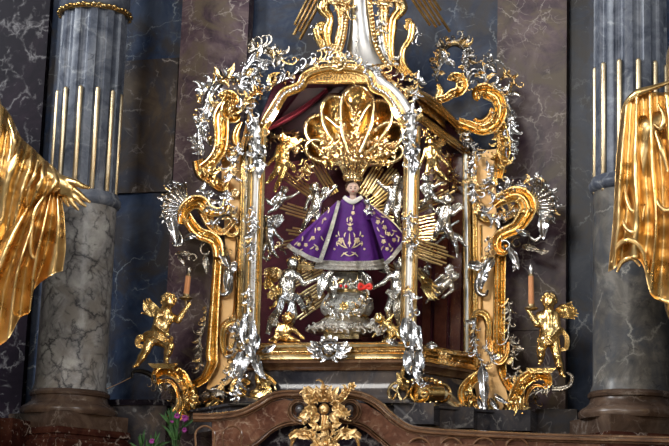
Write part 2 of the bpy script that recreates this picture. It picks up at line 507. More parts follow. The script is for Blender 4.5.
def metal(name, c1, c2, rough=.22, bump=.15, scale=90, sc2=14, rvar=.12, fine=0):
    m, nt, b = newmat(name); L = nt.links.new
    tc = node(nt, 'ShaderNodeTexCoord')
    n1 = node(nt, 'ShaderNodeTexNoise', Scale=sc2, Detail=4.0, Roughness=.6); L(tc.outputs['Object'], n1.inputs['Vector'])
    r = ramp(nt, n1.outputs[0], [(.35, c1), (.65, c2)])
    L(r.outputs[0], b.inputs['Base Color']); b.inputs['Metallic'].default_value = 1
    rr = ramp(nt, n1.outputs[0], [(.3, rough), (.75, rough + rvar)]); L(rr.outputs[0], b.inputs['Roughness'])
    n2 = node(nt, 'ShaderNodeTexNoise', Scale=scale, Detail=2.0); L(tc.outputs['Object'], n2.inputs['Vector'])
    h = n2.outputs[0]
    if fine:
        vo = node(nt, 'ShaderNodeTexVoronoi', Scale=fine); L(tc.outputs['Object'], vo.inputs['Vector'])
        ad = node(nt, 'ShaderNodeMath', operation='ADD'); L(h, ad.inputs[0]); L(vo.outputs[0], ad.inputs[1]); h = ad.outputs[0]
    bp = node(nt, 'ShaderNodeBump', Strength=bump, Distance=.01); L(h, bp.inputs['Height']); L(bp.outputs[0], b.inputs['Normal'])
    return m
def marble(name, cols, vein, scale=2.5, vs=1.6, vw=.02, rough=.32, seed=0, vmask=(.45, .62), vein2=None, spec=.18, tint=None, amt=.8):
    """cols: three body colours; vein colour; clouded stone crossed by broken veins; tint: colour of wide clouds"""
    m, nt, b = newmat(name); L = nt.links.new
    g = node(nt, 'ShaderNodeNewGeometry')
    mp = node(nt, 'ShaderNodeMapping'); mp.inputs['Location'].default_value = (seed * 3.1, seed * 1.7, seed * 2.3); L(g.outputs['Position'], mp.inputs['Vector'])
    n1 = node(nt, 'ShaderNodeTexNoise', Scale=scale, Detail=10.0, Roughness=.68, Distortion=.6); L(mp.outputs[0], n1.inputs['Vector'])
    r = ramp(nt, n1.outputs[0], [(.34, cols[0]), (.5, cols[1]), (.66, cols[2])])
    out = r.outputs[0]
    if tint:
        n3 = node(nt, 'ShaderNodeTexNoise', Scale=scale * .8, Detail=6.0, Roughness=.6, Distortion=1.2); m3 = node(nt, 'ShaderNodeMapping'); m3.inputs['Location'].default_value = (11, 5, 3); L(mp.outputs[0], m3.inputs[0]); L(m3.outputs[0], n3.inputs['Vector'])
        r3 = ramp(nt, n3.outputs[0], [(.46, 0.0), (.62, .85)]); out = mixc(nt, r3.outputs[0], out, tint)
    nz = node(nt, 'ShaderNodeTexNoise', Scale=vs * 2.2, Detail=6.0, Roughness=.65); L(mp.outputs[0], nz.inputs['Vector'])
    wm = node(nt, 'ShaderNodeVectorMath', operation='MULTIPLY_ADD'); L(nz.outputs[1], wm.inputs[0]); wm.inputs[1].default_value = (.5 / vs,) * 3; L(mp.outputs[0], wm.inputs[2])
    for k, (s, wd, col, sd) in enumerate(((vs, vw, vein, 0), (vs * 2.9, vw * 2.2, vein2 or vein, 4), (vs * 1.3, vw * .7, vein, 9))):
        m2 = node(nt, 'ShaderNodeMapping'); m2.inputs['Location'].default_value = (sd + 7, sd, 2); L(mp.outputs[0], m2.inputs[0])
        if k < 2:
            vo = node(nt, 'ShaderNodeTexVoronoi', feature='DISTANCE_TO_EDGE', Scale=s); L(wm.outputs[0], vo.inputs['Vector']); src = vo.outputs[0]
        else:                                               # long flowing threads
            rn = node(nt, 'ShaderNodeTexNoise', Scale=s * .8, Detail=3.0, Distortion=1.5); L(m2.outputs[0], rn.inputs['Vector'])
            a1 = node(nt, 'ShaderNodeMath', operation='SUBTRACT'); L(rn.outputs[0], a1.inputs[0]); a1.inputs[1].default_value = .5
            a2 = node(nt, 'ShaderNodeMath', operation='ABSOLUTE'); L(a1.outputs[0], a2.inputs[0]); src = a2.outputs[0]
        vr = ramp(nt, src, [(0, 1.0), (wd, .35), (wd * 2.6, 0.0)])
        mk = node(nt, 'ShaderNodeTexNoise', Scale=s * 1.3, Detail=4.0); L(m2.outputs[0], mk.inputs['Vector'])
        mr = ramp(nt, mk.outputs[0], [(vmask[0] + .05 * k, 0.0), (vmask[1] + .05 * k, amt - .15 * k)])
        mu = node(nt, 'ShaderNodeMath', operation='MULTIPLY'); L(vr.outputs[0], mu.inputs[0]); L(mr.outputs[0], mu.inputs[1])
        out = mixc(nt, mu.outputs[0], out, col)
    L(out, b.inputs['Base Color']); b.inputs['Roughness'].default_value = rough; b.inputs['Specular IOR Level'].default_value = spec
    return m
def cloth(name, c1, c2, rough=.6, sheen=.3, scale=300):
    m, nt, b = newmat(name); L = nt.links.new
    tc = node(nt, 'ShaderNodeTexCoord'); n = node(nt, 'ShaderNodeTexNoise', Scale=30.0, Detail=4.0); L(tc.outputs['Object'], n.inputs['Vector'])
    r = ramp(nt, n.outputs[0], [(.3, c1), (.7, c2)]); L(r.outputs[0], b.inputs['Base Color'])
    b.inputs['Roughness'].default_value = rough; b.inputs['Sheen Weight'].default_value = sheen; b.inputs['Specular IOR Level'].default_value = .2
    n2 = node(nt, 'ShaderNodeTexNoise', Scale=scale); L(tc.outputs['Object'], n2.inputs['Vector'])
    bp = node(nt, 'ShaderNodeBump', Strength=.15, Distance=.004); L(n2.outputs[0], bp.inputs['Height']); L(bp.outputs[0], b.inputs['Normal'])
    return m

GOLD = metal('burnished gold', (.71, .465, .165), (.84, .615, .28), .17, .12)
GOLDD = metal('deep gold', (.62, .36, .12), (.78, .51, .21), .16, .05)
GOLDP = metal('pale gold', (.74, .53, .25), (.86, .67, .38), .18, .06)
GOLDF = metal('chased gold', (.70, .45, .19), (.86, .64, .33), .2, .3, 160, 20)
STATG = metal('gilt statue', (.60, .37, .13), (.80, .56, .26), .24, .10, 40, 9)
MATG = metal('matt gilding', (.74, .45, .19), (.84, .57, .29), .42, .1, 240, 12, .1)
SILV = metal('silver', (.44, .43, .425), (.61, .605, .61), .17, .12)
SILVW = metal('warm silver', (.50, .455, .39), (.70, .665, .61), .18, .2, 120)
SILVC = metal('chased silver', (.60, .56, .50), (.80, .77, .72), .24, .6, 130, 25, fine=150)
SILVD = metal('tarnished silver', (.32, .27, .21), (.52, .48, .42), .2, .3, 120, 22)
SILVS = metal('polished silver sheet', (.60, .595, .59), (.66, .655, .65), .26, .0)

W_BLUE = marble('blue grey marble', ((.010, .016, .036), (.026, .040, .076), (.060, .074, .108)), (.32, .35, .37), 4.5, 2.8, .006, .3, 1, vmask=(.46, .62), tint=(.040, .034, .032), amt=.7)
W_PURP = marble('purple marble', ((.024, .013, .022), (.082, .050, .062), (.155, .112, .108)), (.46, .40, .36), 6, 3.4, .006, .3, 2, vmask=(.42, .57), tint=(.115, .086, .056), amt=.85)
W_BROWN = marble('brown grey marble', ((.028, .022, .020), (.060, .043, .032), (.095, .070, .048)), (.34, .3, .28), 5.0, 2.6, .009, .3, 3, vmask=(.46, .62), tint=(.036, .038, .052), amt=.9)
W_DARK = marble('dark purple marble', ((.004, .003, .006), (.010, .007, .012), (.022, .014, .022)), (.26, .25, .26), 2.6, 4.5, .016, .35, 4, vmask=(.46, .6), spec=.06)
W_BASE = marble('dark plinth marble', ((.018, .018, .024), (.050, .046, .050), (.10, .076, .062)), (.46, .42, .38), 5, 5.0, .012, .11, 5, vmask=(.5, .66), spec=.5)
C_UP = marble('blue column marble', ((.046, .055, .080), (.115, .130, .168), (.21, .225, .26)), (.34, .36, .38), 8.0, 6.0, .02, .3, 6, vein2=(.015, .018, .028))
C_LOW = marble('pale grey column marble', ((.15, .145, .145), (.30, .29, .285), (.44, .43, .41)), (.020, .020, .026), 8, 4.5, .022, .3, 7, vmask=(.42, .52), vein2=(.03, .03, .036), tint=(.21, .19, .17), amt=.95)
C_BASE = marble('brown base marble', ((.040, .025, .018), (.080, .050, .036), (.125, .085, .062)), (.25, .2, .17), 6, 3.5, .01, .25, 8, spec=.4)
PLINTH = marble('red brown marble', ((.020, .006, .005), (.042, .013, .009), (.075, .028, .018)), (.48, .40, .34), 9, 9, .016, .25, 9, vmask=(.52, .62))
PEDI = marble('red pediment marble', ((.060, .020, .012), (.125, .055, .032), (.19, .105, .066)), (.36, .27, .2), 9, 7.0, .014, .25, 10, tint=(.07, .028, .018))
WOODM = marble('brown moulding marble', ((.070, .032, .018), (.14, .070, .036), (.21, .115, .062)), (.34, .24, .15), 7, 3, .008, .18, 11, spec=.6)
OLDG = metal('old gilding', (.56, .36, .14), (.80, .56, .28), .3, .3, 150, 20)
STONE = marble('pale floor stone', ((.20, .18, .16), (.27, .25, .22), (.33, .30, .27)), (.2, .18, .16), 3, 2, .01, .4, 12)
C_LOWR = marble('brown grey column marble', ((.050, .050, .054), (.115, .108, .100), (.21, .195, .175)), (.36, .35, .32), 7, 4.0, .012, .3, 13, vmask=(.46, .6), vein2=(.015, .015, .02), tint=(.06, .066, .08), amt=.9)
REDR = marble('red reflection colour', ((.05, .010, .006), (.10, .022, .012), (.17, .05, .025)), (.2, .06, .03), 6, 4, .004, .18, 14, spec=.6)  # lighter brown-red of a reflection, put into the colour
PURPLE = cloth('purple velvet', (.075, .010, .145), (.105, .016, .19), .6, .0)
LACE = metal('silver lace', (.66, .60, .52), (.92, .88, .82), .45, 1.0, 260, 60, fine=200)
RAYG = metal('soft gilding', (.80, .54, .22), (.92, .72, .38), .24, .06)
LEDG = metal('ledge gilding', (.84, .60, .28), (.92, .73, .42), .2, .02)
FIGG = metal('smooth figure gilding', (.70, .46, .17), (.84, .62, .29), .19, .03)
RODG = metal('rod gilding', (.86, .68, .42), (.94, .80, .56), .36, .1)
CREAM = cloth('white lace', (.72, .66, .58), (.82, .77, .70), .8, .2, 500)
THREAD = metal('gold thread', (.90, .70, .42), (.95, .80, .55), .45, .3, 300)
REDC = cloth('dark red lining', (.055, .003, .009), (.085, .006, .013), .55, .0)
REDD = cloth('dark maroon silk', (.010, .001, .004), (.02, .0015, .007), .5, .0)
REDP = cloth('red ribbon', (.65, .03, .02), (.8, .05, .03), .5, .1)
SKIN, _nt, _b = newmat('painted wax skin')
_n = node(_nt, 'ShaderNodeTexNoise', Scale=20.0); _r = ramp(_nt, _n.outputs[0], [(.3, (.72, .46, .34)), (.7, (.80, .54, .42))]); _nt.links.new(_r.outputs[0], _b.inputs['Base Color']); _b.inputs['Roughness'].default_value = .4
LIP, _nt, _b = newmat('painted lips'); _b.inputs['Base Color'].default_value = (.5, .1, .08, 1)
EYEM, _nt, _b = newmat('painted eyes'); _b.inputs['Base Color'].default_value = (.03, .02, .02, 1); _b.inputs['Roughness'].default_value = .15
HAIRM = cloth('brown hair', (.06, .025, .012), (.12, .05, .022), .5, .1)
WAX = cloth('orange wax', (.58, .24, .10), (.66, .30, .13), .5, .1)
BRASS = metal('dark brass', (.26, .19, .10), (.40, .30, .16), .3, .2)
IRON, _nt, _b = newmat('dark iron'); _b.inputs['Base Color'].default_value = (.02, .018, .016, 1); _b.inputs['Metallic'].default_value = .8; _b.inputs['Roughness'].default_value = .35
WIRE = metal('copper wire', (.5, .3, .16), (.62, .4, .22), .4)
GREEN = cloth('leaf green', (.012, .045, .010), (.035, .095, .02), .5, .1)
PINK = cloth('magenta petals', (.16, .010, .13), (.28, .03, .22), .6, .2)
# thin clear glass
GLASS = bpy.data.materials.new('clear glass'); GLASS.use_nodes = True
_nt = GLASS.node_tree; _nt.nodes.remove(_nt.nodes['Principled BSDF'])
_t = node(_nt, 'ShaderNodeBsdfTransparent'); _t.inputs[0].default_value = (.93, .94, .95, 1)
_g = node(_nt, 'ShaderNodeBsdfGlossy', Roughness=.02); _g.inputs[0].default_value = (.9, .95, 1, 1)
_fr = node(_nt, 'ShaderNodeLayerWeight', Blend=.5); _pw = node(_nt, 'ShaderNodeMath', operation='POWER'); _nt.links.new(_fr.outputs[1], _pw.inputs[0]); _pw.inputs[1].default_value = 4
_ml = node(_nt, 'ShaderNodeMath', operation='MULTIPLY_ADD'); _nt.links.new(_pw.outputs[0], _ml.inputs[0]); _ml.inputs[1].default_value = .5; _ml.inputs[2].default_value = .006
_mx = node(_nt, 'ShaderNodeMixShader')
_nt.links.new(_ml.outputs[0], _mx.inputs[0]); _nt.links.new(_t.outputs[0], _mx.inputs[1]); _nt.links.new(_g.outputs[0], _mx.inputs[2])
_nt.links.new(_mx.outputs[0], _nt.nodes['Material Output'].inputs[0])
# ------------------------------------------------------------------ the wall and its marble facing
def depth(p): return -((np.array(p) - CAM) @ CM)[2]
def kk(p): return depth(p) / F
def panel(name, x0, x1, y0, y1, Y, mat, thick=.06, yref=None):
    """upright marble slab whose face lies at depth Y, edges taken from the traced edges"""
    a, b = Q(x0, yref or y0, Y), Q(x1, yref or y0, Y); ym = (x0 + x1) / 2
    z1, z0 = Q(ym, y0, Y)[2], Q(ym, y1, Y)[2]
    o = MB().addw(*box((a[0], Y, z0), (b[0], Y + thick, z1))).build(name, mat, smooth=False)
    return struct(o)
struct(MB().addw(*box((-4, .60, .0), (4, .75, 6))).build('wall_back', W_BLUE, smooth=False))
panel('trim_1', 179.5, 246.5, -80, 520, .53, W_PURP, .07, 60)
panel('trim_2', 497, 566.5, -80, 520, .53, W_PURP, .07, 60)
panel('trim_3', 116, 178.5, 59.5, 192, .585, W_BROWN, .03, 60)
panel('trim_4', -120, 46, -80, 520, .56, W_DARK, .05, 60)
panel('trim_5', 590, 760, -80, 520, .575, W_BLUE, .04, 60)
panel('trim_6', 500, 566, 146, 330, .524, W_PURP, .01, 200)
# moulded feet of the wall strips
panel('trim_7', 100, 166, 405, 520, .42, W_BASE, .12, 420)
panel('trim_8', 535, 577, 409, 520, .40, W_BROWN, .12, 420)
panel('trim_9', 92, 200, 399.5, 405, .41, W_DARK, .15, 420)

struct(MB().addw(*box((-3.2, -1.6, -.1), (3.2, .6, 0))).build('floor', STONE, smooth=False))
ZA = Q(330, 478, -.3)[2]
struct(MB().addw(*box((-2.6, -.62, 0), (2.6, .6, ZA))).build('trim_10', PEDI, smooth=False))
# ------------------------------------------------------------------ the two marble columns
def column(name, label, px, y_ref, rpx, y_ring, y_foot, Yc, offs, y_top, rods, corner, band_y=None, lab=None, low=None):
    c = Q(px, y_ref, Yc); R = rpx * kk(c)
    zf = lambda y: Q(px, y, Yc - R)[2]
    cx, cy = c[0], c[1]
    zr, zb, zt = zf(y_ring), zf(y_foot), zf(-70)
    t = thing(name, label, 'column', (cx, cy, zb - .19))
    o = (cx, cy, 0)
    MB().addw(*lathe(o, [(R * 1.06, zb), (R * 1.05, zb + .012), (R * 1.01, zb + .03), (R * 1.0, zb + .06), (R * .985, zr - .03)], 48)).build('shaft_drum', low or C_LOW, t)
    MB().addw(*lathe(o, [(R * .97, zr - .035), (R * 1.03, zr - .03), (R * 1.1, zr - .015), (R * 1.1, zr + .008), (R * 1.05, zr + .018), (R * 1.02, zr + .035), (R * .9, zr + .04)], 48)).build('astragal', C_UP, t)
    cam_a = math.degrees(math.atan2(CAM[1] - cy, CAM[0] - cx))
    def flute(a, z):
        d = (math.degrees(a) - cam_a - offs + 15) % 30 - 15
        return 1 - .085 * max(0, 1 - (d / 8.2) ** 2) ** .5
    MB().addw(*lathe(o, [(R * .985, zr + .01), (R * .975, zr + .3), (R * .96, zt)], 240, rad=flute)).build('fluted_shaft', C_UP, t, sharp=40)
    for k in rods:
        a = math.radians(cam_a + offs + 30 * k); rr = R * .945
        x, y = cx + rr * math.cos(a), cy + rr * math.sin(a)
        z0, z1 = zf(188) , zf(y_top); w = R * .072
        prof = [(0, 0), (w * .6, w * .25), (w, w), (w, z1 - z0 - w), (w * .6, z1 - z0 - w * .25), (0, z1 - z0)]
        MB().addw(*lathe((x, y, z0), prof, 12)).build('gilt_rod', RODG, t)
    # attic base
    MB().addw(*lathe(o, [(R * 1.05, zb + .002), (R * 1.1, zb - .004), (R * 1.14, zb - .014), (R * 1.12, zb - .026), (R * 1.06, zb - .03), (R * 1.09, zb - .052), (R * 1.2, zb - .07), (R * 1.3, zb - .078), (R * 1.37, zb - .092), (R * 1.38, zb - .105), (R * 1.33, zb - .12), (R * 1.2, zb - .122)], 56)).build('attic_base', C_BASE, t)
    a0 = cam_a + corner
    MB().addw(*lathe(o, [(0, zb - .118), (R * 1.68, zb - .118), (R * 1.68, zb - .19), (0, zb - .19)], 4, a0=a0, a1=a0 + 360)).build('plinth_block', C_BASE, t, smooth=False)
    if band_y is not None:
        zz = zf(band_y)
        m = MB()
        m.addw(*lathe(o, [(R * .97, zz - .014), (R * 1.03, zz - .010), (R * 1.055, zz), (R * 1.03, zz + .010), (R * .97, zz + .014)], 64))
        for i in range(44):
            a = 2 * PI * i / 44
            V, Fc = ball((0, 0, 0), .013, 6, 5, (1, 1, 1)); V = V * (1, 1, .8) + (cx + R * 1.06 * math.cos(a), cy + R * 1.06 * math.sin(a), zz + .004 * math.sin(i * 2.1)); m.addw(V, Fc)
        m.build('gilt_collar', GOLD, t)
        MB().addw(*lathe(o, [(R * .95, zz + .012), (R * 1.0, zz + .02), (R * 1.02, zz + .06), (R * 1.0, zt)], 48)).build('upper_shaft', C_UP, t)
    # stepped red marble under it
    d = thing('column_pedestal', lab, 'pedestal', (cx, cy, ZA))
    m = MB(); z = zb - .19
    m.addw(*lathe(o, [(0, z), (R * 1.74, z), (R * 1.78, z - .015), (R * 1.78, z - .03), (R * 1.7, z - .036), (R * 1.72, z - .052), (R * 1.9, z - .058), (R * 1.95, z - .07), (R * 1.95, ZA), (0, ZA)], 4, a0=a0, a1=a0 + 360))
    m.build('stepped_block', PLINTH, d, smooth=False)
    return t
column('marble_column', 'grey marble column with gold collar behind the outstretched gilded hand', 83.5, 190, 34.5, 194, 388, .25, 13.5, 84, range(-3, 4), -8, 4, 'red brown stepped pedestal under the column with gold collar')
column('marble_column', 'blue grey fluted column half hidden by the gilded drapery on the right', 631, 190, 38, 178, 389, .25, 12.5, 57, range(-3, 4), -18, None, 'speckled dark red pedestal under the right marble column', C_LOWR)

# ------------------------------------------------------------------ marble plinth that carries the shrine
Zp = lambda y, Y=0: Q(330, y, Y)[2]
FL, FR, RR, LL = (-.365, 0), (.372, 0), (.585, .40), (-.585, .40)
PLAN = [LL, FL, FR, RR]
FAR = [(-.585, .6), LL, FL, FR, RR, (.585, .6)]
t = thing('shrine_plinth', 'dark grey veined marble plinth carrying the gilded shrine', 'plinth', (0, .2, Zp(425)))
z1, z2, z3 = Zp(361), Zp(405), Zp(430)
m = MB(); m.addw(*plan_mould(FAR, [(-.2, z1), (.035, z1), (.035, z1 - .012), (.02, z1 - .022), (.012, z1 - .042), (0, z1 - .046)])); m.build('top_moulding', WOODM, t, sharp=35)
pr = [(.0, z1 - .046)] + [(.0 + .10 * (1 - math.cos(u * PI / 2)) , z1 - .046 - (z1 - .046 - z2) * math.sin(u * PI / 2)) for u in np.linspace(.05, 1, 10)]
m = MB(); m.addw(*plan_mould(FAR, pr)); m.build('hollow_face', W_BASE, t, sharp=35)
m = MB(); m.addw(*plan_mould([(-.74, .6), (-.74, .3), (-.42, -.02), (.43, -.02), (.76, .3), (.76, .6)], [(-.25, z2), (.045, z2), (.045, z2 - .01), (.03, z2 - .016), (.03, z3), (-.2, z3)])); m.build('step', W_BASE, t, sharp=35)
for x, y, w in ((.44, -.02, .09), (.62, .15, .05), (.80, .28, .1)):
    MB().addw(*box((x - w, y - .06, z2 - .09), (x + w, y + .2, z2 + .003))).build('corner_block', W_BASE, t, smooth=False)

# ------------------------------------------------------------------ broken pediment below
YP = -.22
t = thing('broken_pediment', 'red brown marble pediment with two scrolled ends below the shrine', 'pediment', Q(325, 470, YP))
def ped(path, side, cx, cy, sa):
    sp = spiral(cx, cy, 15.5, 4, sa, sa - side * 560, 40)
    full = np.concatenate([cat(path, 8)[:-1], np.array(sp)])
    n = len(full); n1 = len(path) * 8 - 8
    w = [4.6] * n1 + list(np.linspace(4.6, 2.2, n - n1))
    MB().add(sweep(full, w, [7] * n1 + list(np.linspace(7, 10, n - n1)), S3 if side > 0 else [(-a, b) for a, b in reversed(S3)]), YP).build('scrolled_moulding', WOODM, t, sharp=40)
    MB().add(ball((cx, cy, 7), 5, 12, 8), YP).build('scroll_eye', W_BASE, t)
LP = [(193, 417.4), (204, 417.5), (220, 417), (241, 413.5), (258, 405.5), (270, 398), (283, 394.5), (296, 394.5)]
RP = [(680, 441), (600, 439), (535, 437.5), (470, 434.5), (430, 432), (409, 428.5), (393, 418.5), (381, 407), (370, 399.5), (358, 395)]
ped(LP, 1, 300, 409.5, 94)
ped(RP, -1, 349, 409.5, 83)
# reddish face under the mouldings, then an inner moulding
lf = [(212, 421), (222, 421), (243, 418), (260, 410), (272, 402), (285, 399), (296, 402), (297, 424), (280, 427), (262, 440), (240, 470), (212, 470)]
rf = [(352, 424), (354, 402), (366, 404), (380, 413), (392, 424), (408, 433), (430, 436), (470, 439), (535, 442), (600, 444), (600, 460), (400, 460), (380, 443), (366, 432)]
MB().add(slab(lf, -12, 2), YP).build('face_panel', PEDI, t, smooth=False)
MB().add(slab(rf, -12, 2), YP).build('face_panel', PEDI, t, smooth=False)
MB().add(sweep(cat([(232, 456), (255, 444), (272, 430), (285, 424), (298, 422)], 8), 3, 5, S3), YP).build('inner_moulding', WOODM, t, sharp=40)
MB().add(sweep(cat([(350, 422), (364, 426), (378, 437), (392, 449), (402, 460)], 8), 3, 5, S3), YP).build('inner_moulding', WOODM, t, sharp=40)
MB().add(slab([(235, 470), (262, 436), (285, 424), (325, 418), (364, 424), (385, 440), (400, 470)], -18, -9), YP).build('dark_field', W_DARK, t, smooth=False)
MB().add(slab([(396, 442), (535, 446), (620, 450), (620, 480), (396, 480)], -10, 6), YP).build('lower_face', PEDI, t, smooth=False)
for i, x in enumerate((405, 437, 470, 503)):
    MB().add(sweep(cat(spiral(x + 14, 450, 12, 12, 0, 360, 20)[:-1], 2, True), 1.3, 1.8, C8, closed=True), YP + -.02).build('inlay_ring', WOODM, t)
for i, x in enumerate((205, 232)):
    MB().add(sweep(cat([(x - 9, 446), (x - 9, 432), (x, 426), (x + 9, 432), (x + 9, 446)], 6), 1.2, 1.6, C8), YP - .005).build('inlay_ring', WOODM, t)

# red marble block at the far left
t = MB().addw(*box(Q(-60, 446, -.1) * (1, 1, 0) + (0, 0, ZA), Q(13, 418, -.1) * (1, 0, 1) + (0, .12, 0))).build('marble_block', PLINTH, smooth=False)
tag(t, 'red marble block at the lower left corner below the gilded robe', 'marble block')
# ------------------------------------------------------------------ the glazed shrine
B = .40 / K                                   # depth of its back plane in traced units
sh = thing('glass_shrine', 'gilded and silvered glass shrine housing the crowned statue in purple', 'shrine', (0, .0, Zp(361)))
def part(name, mat, parts, Y=0, parent=None, sharp=50, smooth=True):
    m = MB()
    for p in parts: m.add(p, Y)
    return m.build(name, mat, parent or sh, sharp, smooth)
def post(name, x0, y0, x1, y1, w, Y, side):
    pth = [(x0, y0), (x1, y1)]
    o = part(name, GOLDP, [sweep(pth, w, w * .55, BOX), sweep([(x0 - w * .82, y0, w * .5), (x1 - w * .82, y1, w * .5)], w * .24, w * .4, C8), sweep([(x0 + w * .82, y0, w * .5), (x1 + w * .82, y1, w * .5)], w * .24, w * .4, C8),
                            sweep([(x0 + side * w * .48, y0, w * .5), (x1 + side * w * .48, y1, w * .5)], w * .14, w * .3, C8)], Y)
    part('silver_strip', SILVS, [sweep([(x0 - side * w * .12, y0, w * .5), (x1 - side * w * .12, y1, w * .5)], w * .38, w * .45, [(-1, -.5), (-1, .35), (-.6, .5), (-.4, .9), (.4, .9), (.6, .5), (1, .35), (1, -.5)])], Y, o)
    return o
post('corner_post', 258, 128, 251, 342, 8.3, 0, 1)
post('corner_post', 412.5, 126, 408, 342, 7.8, 0, 1)
post('corner_post', 466, 150, 467.5, 374, 4, .40, 1)
post('corner_post', 247, 150, 242, 360, 4, .40, -1)
zl, zh = Zp(361), Zp(343)
hh = zh - zl
LEDGE = [(-.3, 0), (.034, 0), (.040, .03), (.037, .07), (.036, .08), (.028, .32), (.026, .345), (.003, .355), (.002, .42), (.022, .43), (.029, .47), (.030, .51), (.026, .57), (.018, .60), (.002, .61), (.002, .68), (.034, .69), (.040, .71), (.033, .86), (.030, .88), (.008, .89), (.008, .93), (.024, .94), (.018, 1), (-.05, 1)]
MB().addw(*plan_mould(PLAN, [(o_, zl + hh * u_) for o_, u_ in LEDGE])).build('base_ledge', LEDG, sh, 25)
# lining: floor, back and ceiling
zt = Zp(66)
fl = [(*LL, zh), (*FL, zh), (*FR, zh), (*RR, zh)]
def prism(poly, z0, z1):
    n = len(poly); V = [(p[0], p[1], z0) for p in poly] + [(p[0], p[1], z1) for p in poly]
    return V, [tuple(range(n))[::-1], tuple(range(n, 2 * n))] + [(i, (i + 1) % n, n + (i + 1) % n, n + i) for i in range(n)]
MB().addw(*prism(PLAN, zh - .02, zh - .002)).build('floor_board', REDC, sh, smooth=False)
zr_ = Q(466, 153, .4)[2]
MB().addw(*box((-.595, .405, zl), (.595, .425, zr_))).build('back_lining', REDC, sh, smooth=False)
for a_, b_ in ((424, 432), (436, 448), (452, 462)):  # added strips imitating the reflected streaks seen through the right pane
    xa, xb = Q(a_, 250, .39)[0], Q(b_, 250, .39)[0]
    MB().addw(*box((xa, .385, zh), (xb, .405, zr_ - .02))).build('reflection_strip', REDR, sh, smooth=False)
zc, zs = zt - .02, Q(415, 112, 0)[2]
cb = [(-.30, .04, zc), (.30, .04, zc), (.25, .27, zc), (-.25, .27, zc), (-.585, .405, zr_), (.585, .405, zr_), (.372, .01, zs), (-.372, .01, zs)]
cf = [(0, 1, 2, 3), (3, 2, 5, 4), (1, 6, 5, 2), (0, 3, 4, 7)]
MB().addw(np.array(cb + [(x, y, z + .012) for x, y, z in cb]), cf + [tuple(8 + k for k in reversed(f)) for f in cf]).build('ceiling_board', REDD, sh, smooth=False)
# glass
MB().addw(*box((FL[0] + .03, .000, zh), (FR[0] - .02, .004, Q(330, 86, 0)[2]))).build('glass_pane', GLASS, sh, smooth=False)
for a, b in ((FR, RR), (LL, FL)):
    za, zb = zh, Zp(130)
    d = nrm((b[0] - a[0], b[1] - a[1])); nn = np.array((d[1], -d[0])) * .004
    P4 = [(*np.array(a),), (*np.array(b),), (*(np.array(b) - nn),), (*(np.array(a) - nn),)]
    MB().addw(*prism(P4, za, zb)).build('glass_pane', GLASS, sh, smooth=False)
# arched head
AR = cat([(262, 129), (268, 118), (276, 105), (284, 93), (293, 89), (301, 85), (306, 76), (319, 70), (337, 67.5), (358, 69.5), (369, 76), (374, 87), (385, 92), (394, 103), (401, 116), (406, 127)], 6)
part('arch_moulding', GOLD, [sweep(AR, 5.6, 7, S3)])
part('arch_bead', GOLD, [sweep(AR + [0, 0, 4], 1.2, 2.4, C8)])
part('tympanum', GOLDD, [slab([(305, 83), (309, 76), (322, 71), (337, 69), (356, 71), (367, 77), (371, 83)], -5, 0)])
part('silver_band', SILVS, [sweep(cat([(372, 68), (381, 82), (394, 92), (404, 105), (411, 118)], 6), 5, 3.5, [(-1, -.4), (-1, .3), (0, .8), (1, .3), (1, -.4)])])
part('arch_soffit', GOLD, [sweep([(307, 82.5, 0), (370, 82.5, 0)], 1.6, 3, S3)])
# sloping heads of the side panes, and the gilded roof over them
part('side_rail', GOLD, [sweep([(419, 117, 0), (465, 151, -B)], 4.4, 5, S3)])
part('side_rail', GOLD, [sweep([(250, 122, 0), (243, 150, -B)], 3.5, 4, S3)])
part('roof_slope', GOLDF, [loft([[(414, 98, 0), (424, 112, -2)], [(432, 107, -35), (440, 124, -38)], [(452, 122, -70), (456, 139, -72)], [(468, 140, -B), (466, 150, -B)]], 5, 5, 2)])
part('roof_rib', GOLDP, [sweep(cat([(410, 89, 2), (424, 97, -15), (440, 109, -40), (455, 124, -65), (470, 141, -B)], 6), [4.2, 5, 5, 4.5, 4], 5, R3)])
part('roof_rib', GOLD, [sweep(cat([(420, 110, 2), (432, 116, -25), (447, 132, -60)], 6), 1.8, 2.5, C8)])
part('roof_slope', GOLDF, [loft([[(255, 98, 0), (252, 116, -2)], [(249, 106, -40), (247, 126, -42)], [(244, 138, -B), (243, 150, -B)]], 5, 5, 2)])
# dull red strip standing in for a diagonal reflection under the arch
part('reflection_band', REDC, [loft([[(268, 126, -40), (285, 116, -42), (305, 104, -46), (326, 88, -50)], [(267, 129, -36), (287, 119, -34), (307, 107, -40), (327, 90, -48)], [(266, 132, -40), (288, 122, -42), (308, 109, -46), (328, 92, -52)]], 4, 6, 1)], sharp=0)
# silver openwork over the arch and down the posts
def orn(name, mat, parent, path, Y, size, n, seed, **kw):
    m = MB(); g = MB() if mat in (SILV, SILVW, SILVD) and n >= 14 else None
    rocaille(m, path, Y, size, n, seed, mb2=g, **kw)
    if g and g.v: g.build('gilt_sprigs', GOLDF, parent, 60)
    return m.build(name, mat, parent, 60)
orn('arch_openwork', SILV, sh, [(262, 92), (276, 84), (292, 75), (303, 68), (320, 61), (334, 58)], -.01, 8, 34, 1, side=1, curls=.6, bead=.5)
orn('arch_openwork', SILV, sh, [(338, 58), (352, 62), (366, 66), (376, 74)], -.01, 7, 22, 2, side=1, curls=.6, bead=.5)
orn('arch_openwork', GOLDF, sh, [(372, 64), (384, 74), (396, 84), (408, 92)], .02, 9, 26, 3, curls=.4, bead=.4)
m = MB(); rosette(m, 337, 61, -.03, 7.5, 8); m.add(sweep(spiral(337, 61, 9, 9, 0, 345, 26), 1.1, 1.4, C6), -.03)
